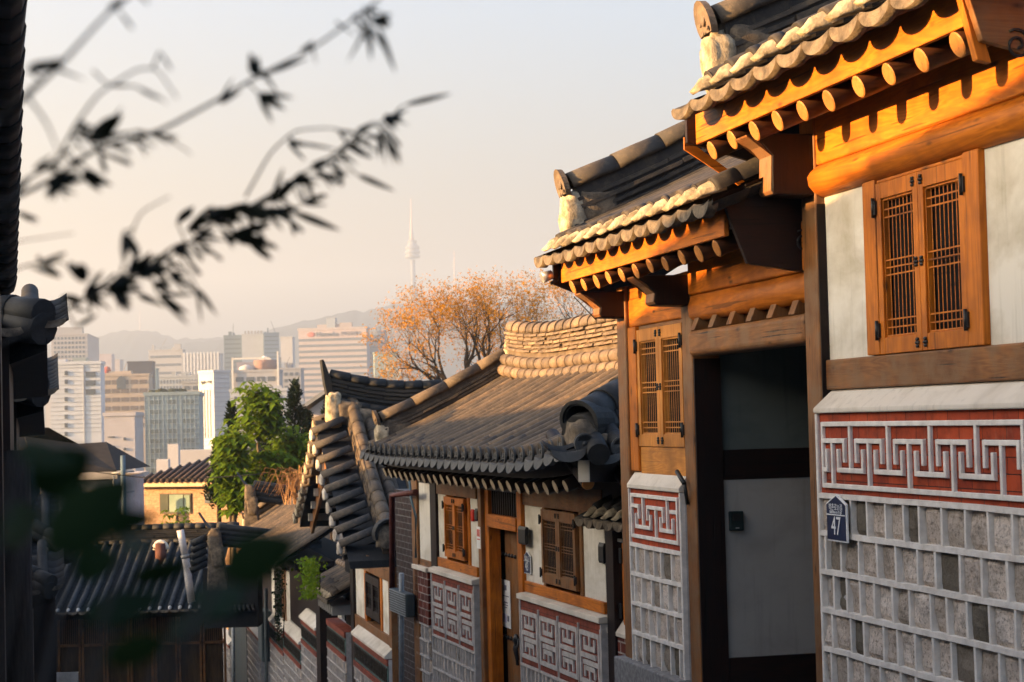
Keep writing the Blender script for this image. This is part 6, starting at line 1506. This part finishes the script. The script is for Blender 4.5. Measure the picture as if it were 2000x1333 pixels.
# ---------------------------------------------------------------- out of focus twigs close to the viewer
SH = thing('leafy_shrub', W0, (-.62, 1.15, -1.9), 'out of focus dark shrub twigs with narrow leaves hanging into the upper left', 'plant')
M_DARKLEAF = leafmat('backlit_leaf', (0.004, 0.008, 0.004), (0.010, 0.016, 0.006), .03, .45)  # near-black colour carries the backlit look of the leaves
M_TWIG = simple('twig', (0.02, 0.018, 0.016), (0.045, 0.04, 0.036), 40, .7, .1)
def zp(x, y, Y): return at(x/2.0833, y/2.0833, Y)
stems = [([(-60, 560), (0, 480), (110, 390), (240, 270), (440, 50), (560, -40)], .0026, 1.02), ([(60, 760), (230, 660), (300, 520), (400, 380), (560, 280), (640, 280), (720, 400)], .0016, 1.12),
         ([(-60, 860), (200, 740), (400, 600), (640, 540), (880, 410), (1050, 310), (1270, 200), (1480, 50), (1560, -20)], .0023, 1.22),
         ([(-50, 1430), (180, 1320), (300, 1240), (500, 1130), (640, 1080), (800, 970), (900, 880), (1020, 840), (1180, 740), (1370, 620), (1450, 550), (1600, 470)], .0021, 1.42),
         ([(1000, 800), (1100, 620), (1200, 530), (1350, 520), (1450, 550)], .0014, 1.40), ([(-40, 1150), (100, 1080), (250, 1060), (340, 1150)], .0013, 1.3), ([(490, 1120), (560, 870), (690, 800)], .0012, 1.25),
         ([(110, 390), (190, 500), (240, 620)], .0014, 1.02), ([(640, 540), (740, 600), (780, 630)], .001, 1.22), ([(-40, 900), (60, 860), (150, 910)], .0012, 1.3), ([(-30, 1010), (60, 985), (300, 950)], .001, 1.3), ([(380, 290), (440, 350), (560, 350), (680, 420)], .0011, 1.12)]
st = MB()
allp = []
for pts, r_, Y in stems:
    P_ = [zp(x, y, Y + .03*math.sin(i*1.7)) for i, (x, y) in enumerate(pts)]
    fine = []
    for i in range(len(P_)-1):
        for k in range(4): fine.append(P_[i].lerp(P_[i+1], k/4))
    fine.append(P_[-1]); sm = [fine[0]] + [(fine[i-1]+fine[i]*2+fine[i+1])/4 for i in range(1, len(fine)-1)] + [fine[-1]]
    n_ = len(sm); st.tube(sm, [r_*.7*(1-.6*i/n_) for i in range(n_)], 6, up=(0, 1, 0.1)); allp += [(p, Y) for p in sm]
# main stem rooted beside the viewer's left
st.tube([(-.62, 1.15, -1.9), (-.58, 1.2, -.8), (-.50, 1.22, -.1), zp(-60, 860, 1.22)], [.009, .007, .005, .003], 8, up=(0, 1, 0)); st.tube([(-.54, 1.2, -.4), zp(-50, 1430, 1.42)], [.005, .0025], 8, up=(0, 1, 0)); st.tube([(-.50, 1.22, -.1), zp(-60, 560, 1.02)], [.004, .003], 8, up=(0, 1, 0))
st.tube([(-.52, 1.2, -.2), zp(-40, 1150, 1.3)], [.003, .0015], 6, up=(0, 1, 0))
st.build('stems', M_TWIG, SH)
LV = [(110,285,265,250,45),(360,580,500,465,62),(1045,310,1015,225,42),(890,420,985,370,20),(1050,380,1165,450,36),(1080,300,1260,235,22),(500,945,570,1050,36),(720,905,790,840,32),(335,1150,330,1070,52),(190,750,330,700,38),(330,700,445,755,46),
(135,690,230,680,26),(440,40,510,10,26),(1560,480,1640,490,36),(1640,430,1840,380,22),(1550,520,1540,650,20),(1560,530,1630,670,22),(1520,80,1590,100,36),(1500,100,1510,250,20),(1540,110,1610,300,22),(760,930,880,880,32),(840,880,960,850,46),
(960,850,1100,870,52),(1060,880,1230,840,36),(1180,860,1390,940,30),(1190,900,1200,960,24),(930,960,1100,990,46),(1000,970,1110,1060,32),(1230,830,1330,790,26),(1100,830,1210,740,26),(1250,720,1430,710,15),(1450,710,1610,780,22),(1180,745,1240,730,26),
(780,980,860,940,24),(440,1180,560,1130,50),(560,1130,640,1080,46),(600,1100,700,1090,42),(520,1110,600,1060,36),(340,1200,440,1160,32),(250,1210,330,1215,26),(360,1200,410,1260,26),(500,1210,520,1270,24),(560,1200,660,1240,26),(640,1200,770,1280,28),
(460,1190,540,1230,24),(680,1110,780,1160,22),(310,1330,400,1280,18),(400,570,540,535,20),(540,535,600,540,16),(70,860,140,905,20),(60,850,10,870,16),(150,1075,250,1060,14),(450,350,560,350,14),(560,360,670,410,18),(1380,530,1420,600,16),
(1420,580,1470,640,14),(1360,530,1460,545,14),(1170,580,1260,590,24),(1200,580,1380,610,14),(700,1010,780,985,22),(620,1150,700,1180,24),(880,870,1000,900,34),(900,930,960,1000,22),(1080,850,1200,880,30),(430,700,400,640,16),(60,790,150,700,18),(240,740,180,800,24),(560,560,640,600,12),(700,1100,820,1210,18),(800,1170,880,1280,20),(650,210,700,290,12)]
lf = MB(); q = random.Random(6)
def blade(m, a, b, w_, curl=.15):
    d = b-a; L = d.length; d.normalize(); view = ((a+b)/2).normalized(); s = d.cross(view).normalized(); n_ = s.cross(d).normalized(); tw = q.uniform(-.5, .5); s2 = (s*math.cos(tw) + n_*math.sin(tw)); N = 7; vs = []
    for i in range(N+1):
        f_ = i/N; w2 = w_*.5*math.sin(math.pi*min(f_**.8, 1))**.8 if 0 < f_ < 1 else 0
        c = a + d*L*f_ + n_*math.sin(math.pi*f_)*L*curl*.3; vs += [c + s2*w2, c - n_*w2*.25, c - s2*w2]
    m.add(vs, [(3*i+k, 3*i+k+1, 3*i+k+4, 3*i+k+3) for i in range(N) for k in range(2)], True)
for (x0, y0, x1, y1, w_) in LV:
    # depth of the nearest stem point
    best = min(allp, key=lambda pp: (pp[0]/pp[0].y - zp(x0, y0, 1.0)).length); Y = best[0].y
    a = zp(x0, y0, Y); b = zp(x1, y1, Y*q.uniform(.96, 1.05)); blade(lf, a, b, w_*1.15/2.0833*Y/F)
    if w_ > 18 and (x1-x0)**2+(y1-y0)**2 < 30000:
        for _k in range(2):
            an = q.uniform(-.7, .7); dx, dy = x1-x0, y1-y0; k_ = q.uniform(.8, 1.25); x2, y2 = x0+k_*(dx*math.cos(an)-dy*math.sin(an)), y0+k_*(dx*math.sin(an)+dy*math.cos(an)); blade(lf, a, zp(x2, y2, Y*q.uniform(.94, 1.06)), w_*.7/2.0833*Y/F)
    if (best[0]-a).length > .004: lf.tube([best[0], a], .0007, 4, cap=False, up=(0, 1, 0))
for (si, i0, i1, num) in ((3, 8, 40, 62), (2, 4, 12, 16), (2, 18, 30, 10), (1, 2, 10, 14), (0, 4, 20, 5), (3, 40, 46, 8), (5, 2, 10, 6)):
    pts, r_, Y0 = stems[si]
    for _k in range(num):
        f_ = (i0 + (i1-i0)*q.random())/4.0; i_ = min(int(f_), len(pts)-2); g_ = f_-i_
        if i_ < 0 or g_ > 1: continue
        x0, y0 = pts[i_][0]+(pts[i_+1][0]-pts[i_][0])*g_, pts[i_][1]+(pts[i_+1][1]-pts[i_][1])*g_
        y0 += q.uniform(-14, 14); an = q.choice((-.55, .15, .5, .8, 1.1)) + q.uniform(-.25, .25); L_ = q.uniform(60, 135)
        a = zp(x0, y0, Y0*q.uniform(.985, 1.015)); b = zp(x0+math.cos(an)*L_, y0+math.sin(an)*L_, Y0*q.uniform(.93, 1.07)); blade(lf, a, b, q.uniform(13, 24)/2.0833*Y0/F, .4)
lf.build('leaves', M_DARKLEAF, SH)
LS = thing('leafy_branch', W0, (-.30, .40, -1.0), 'large blurred dark green leaves close in the lower left corner', 'plant')
BIG = [(430,1120,585,1055,95),(380,1190,480,1150,80),(330,1245,440,1180,50),(60,960,180,880,110),(90,1080,260,930,120),(150,1030,320,1010,60),(240,1075,300,1050,60),(140,1110,240,1090,70),(250,1135,380,1100,45),(160,1210,330,1160,70),(30,880,160,905,60),(200,1290,330,1250,60),(0,1040,90,1000,90)]
m = MB(); s_ = MB()
for (x0, y0, x1, y1, w_) in BIG:
    Y = q.uniform(.62, .78); a, b = at(x0, y0, Y), at(x1, y1, Y*q.uniform(.95, 1.1)); blade(m, a, b, w_*1.05*Y/F); s_.tube([a, a.lerp(Vector((-.22, .66, -.30)), .5)+Vector((0, 0, -.01)), (-.22, .66, -.30)], .0011, 5, up=(0, 1, 0))
s_.tube([(-.22, .66, -.30), (-.30, .40, -1.0)], .002, 6, up=(0, 1, 0))
m.build('leaves', leafmat('glossy_green_leaf', (0.006, 0.022, 0.005), (0.014, 0.040, 0.008), .05), LS); s_.build('stems', M_TWIG, LS)
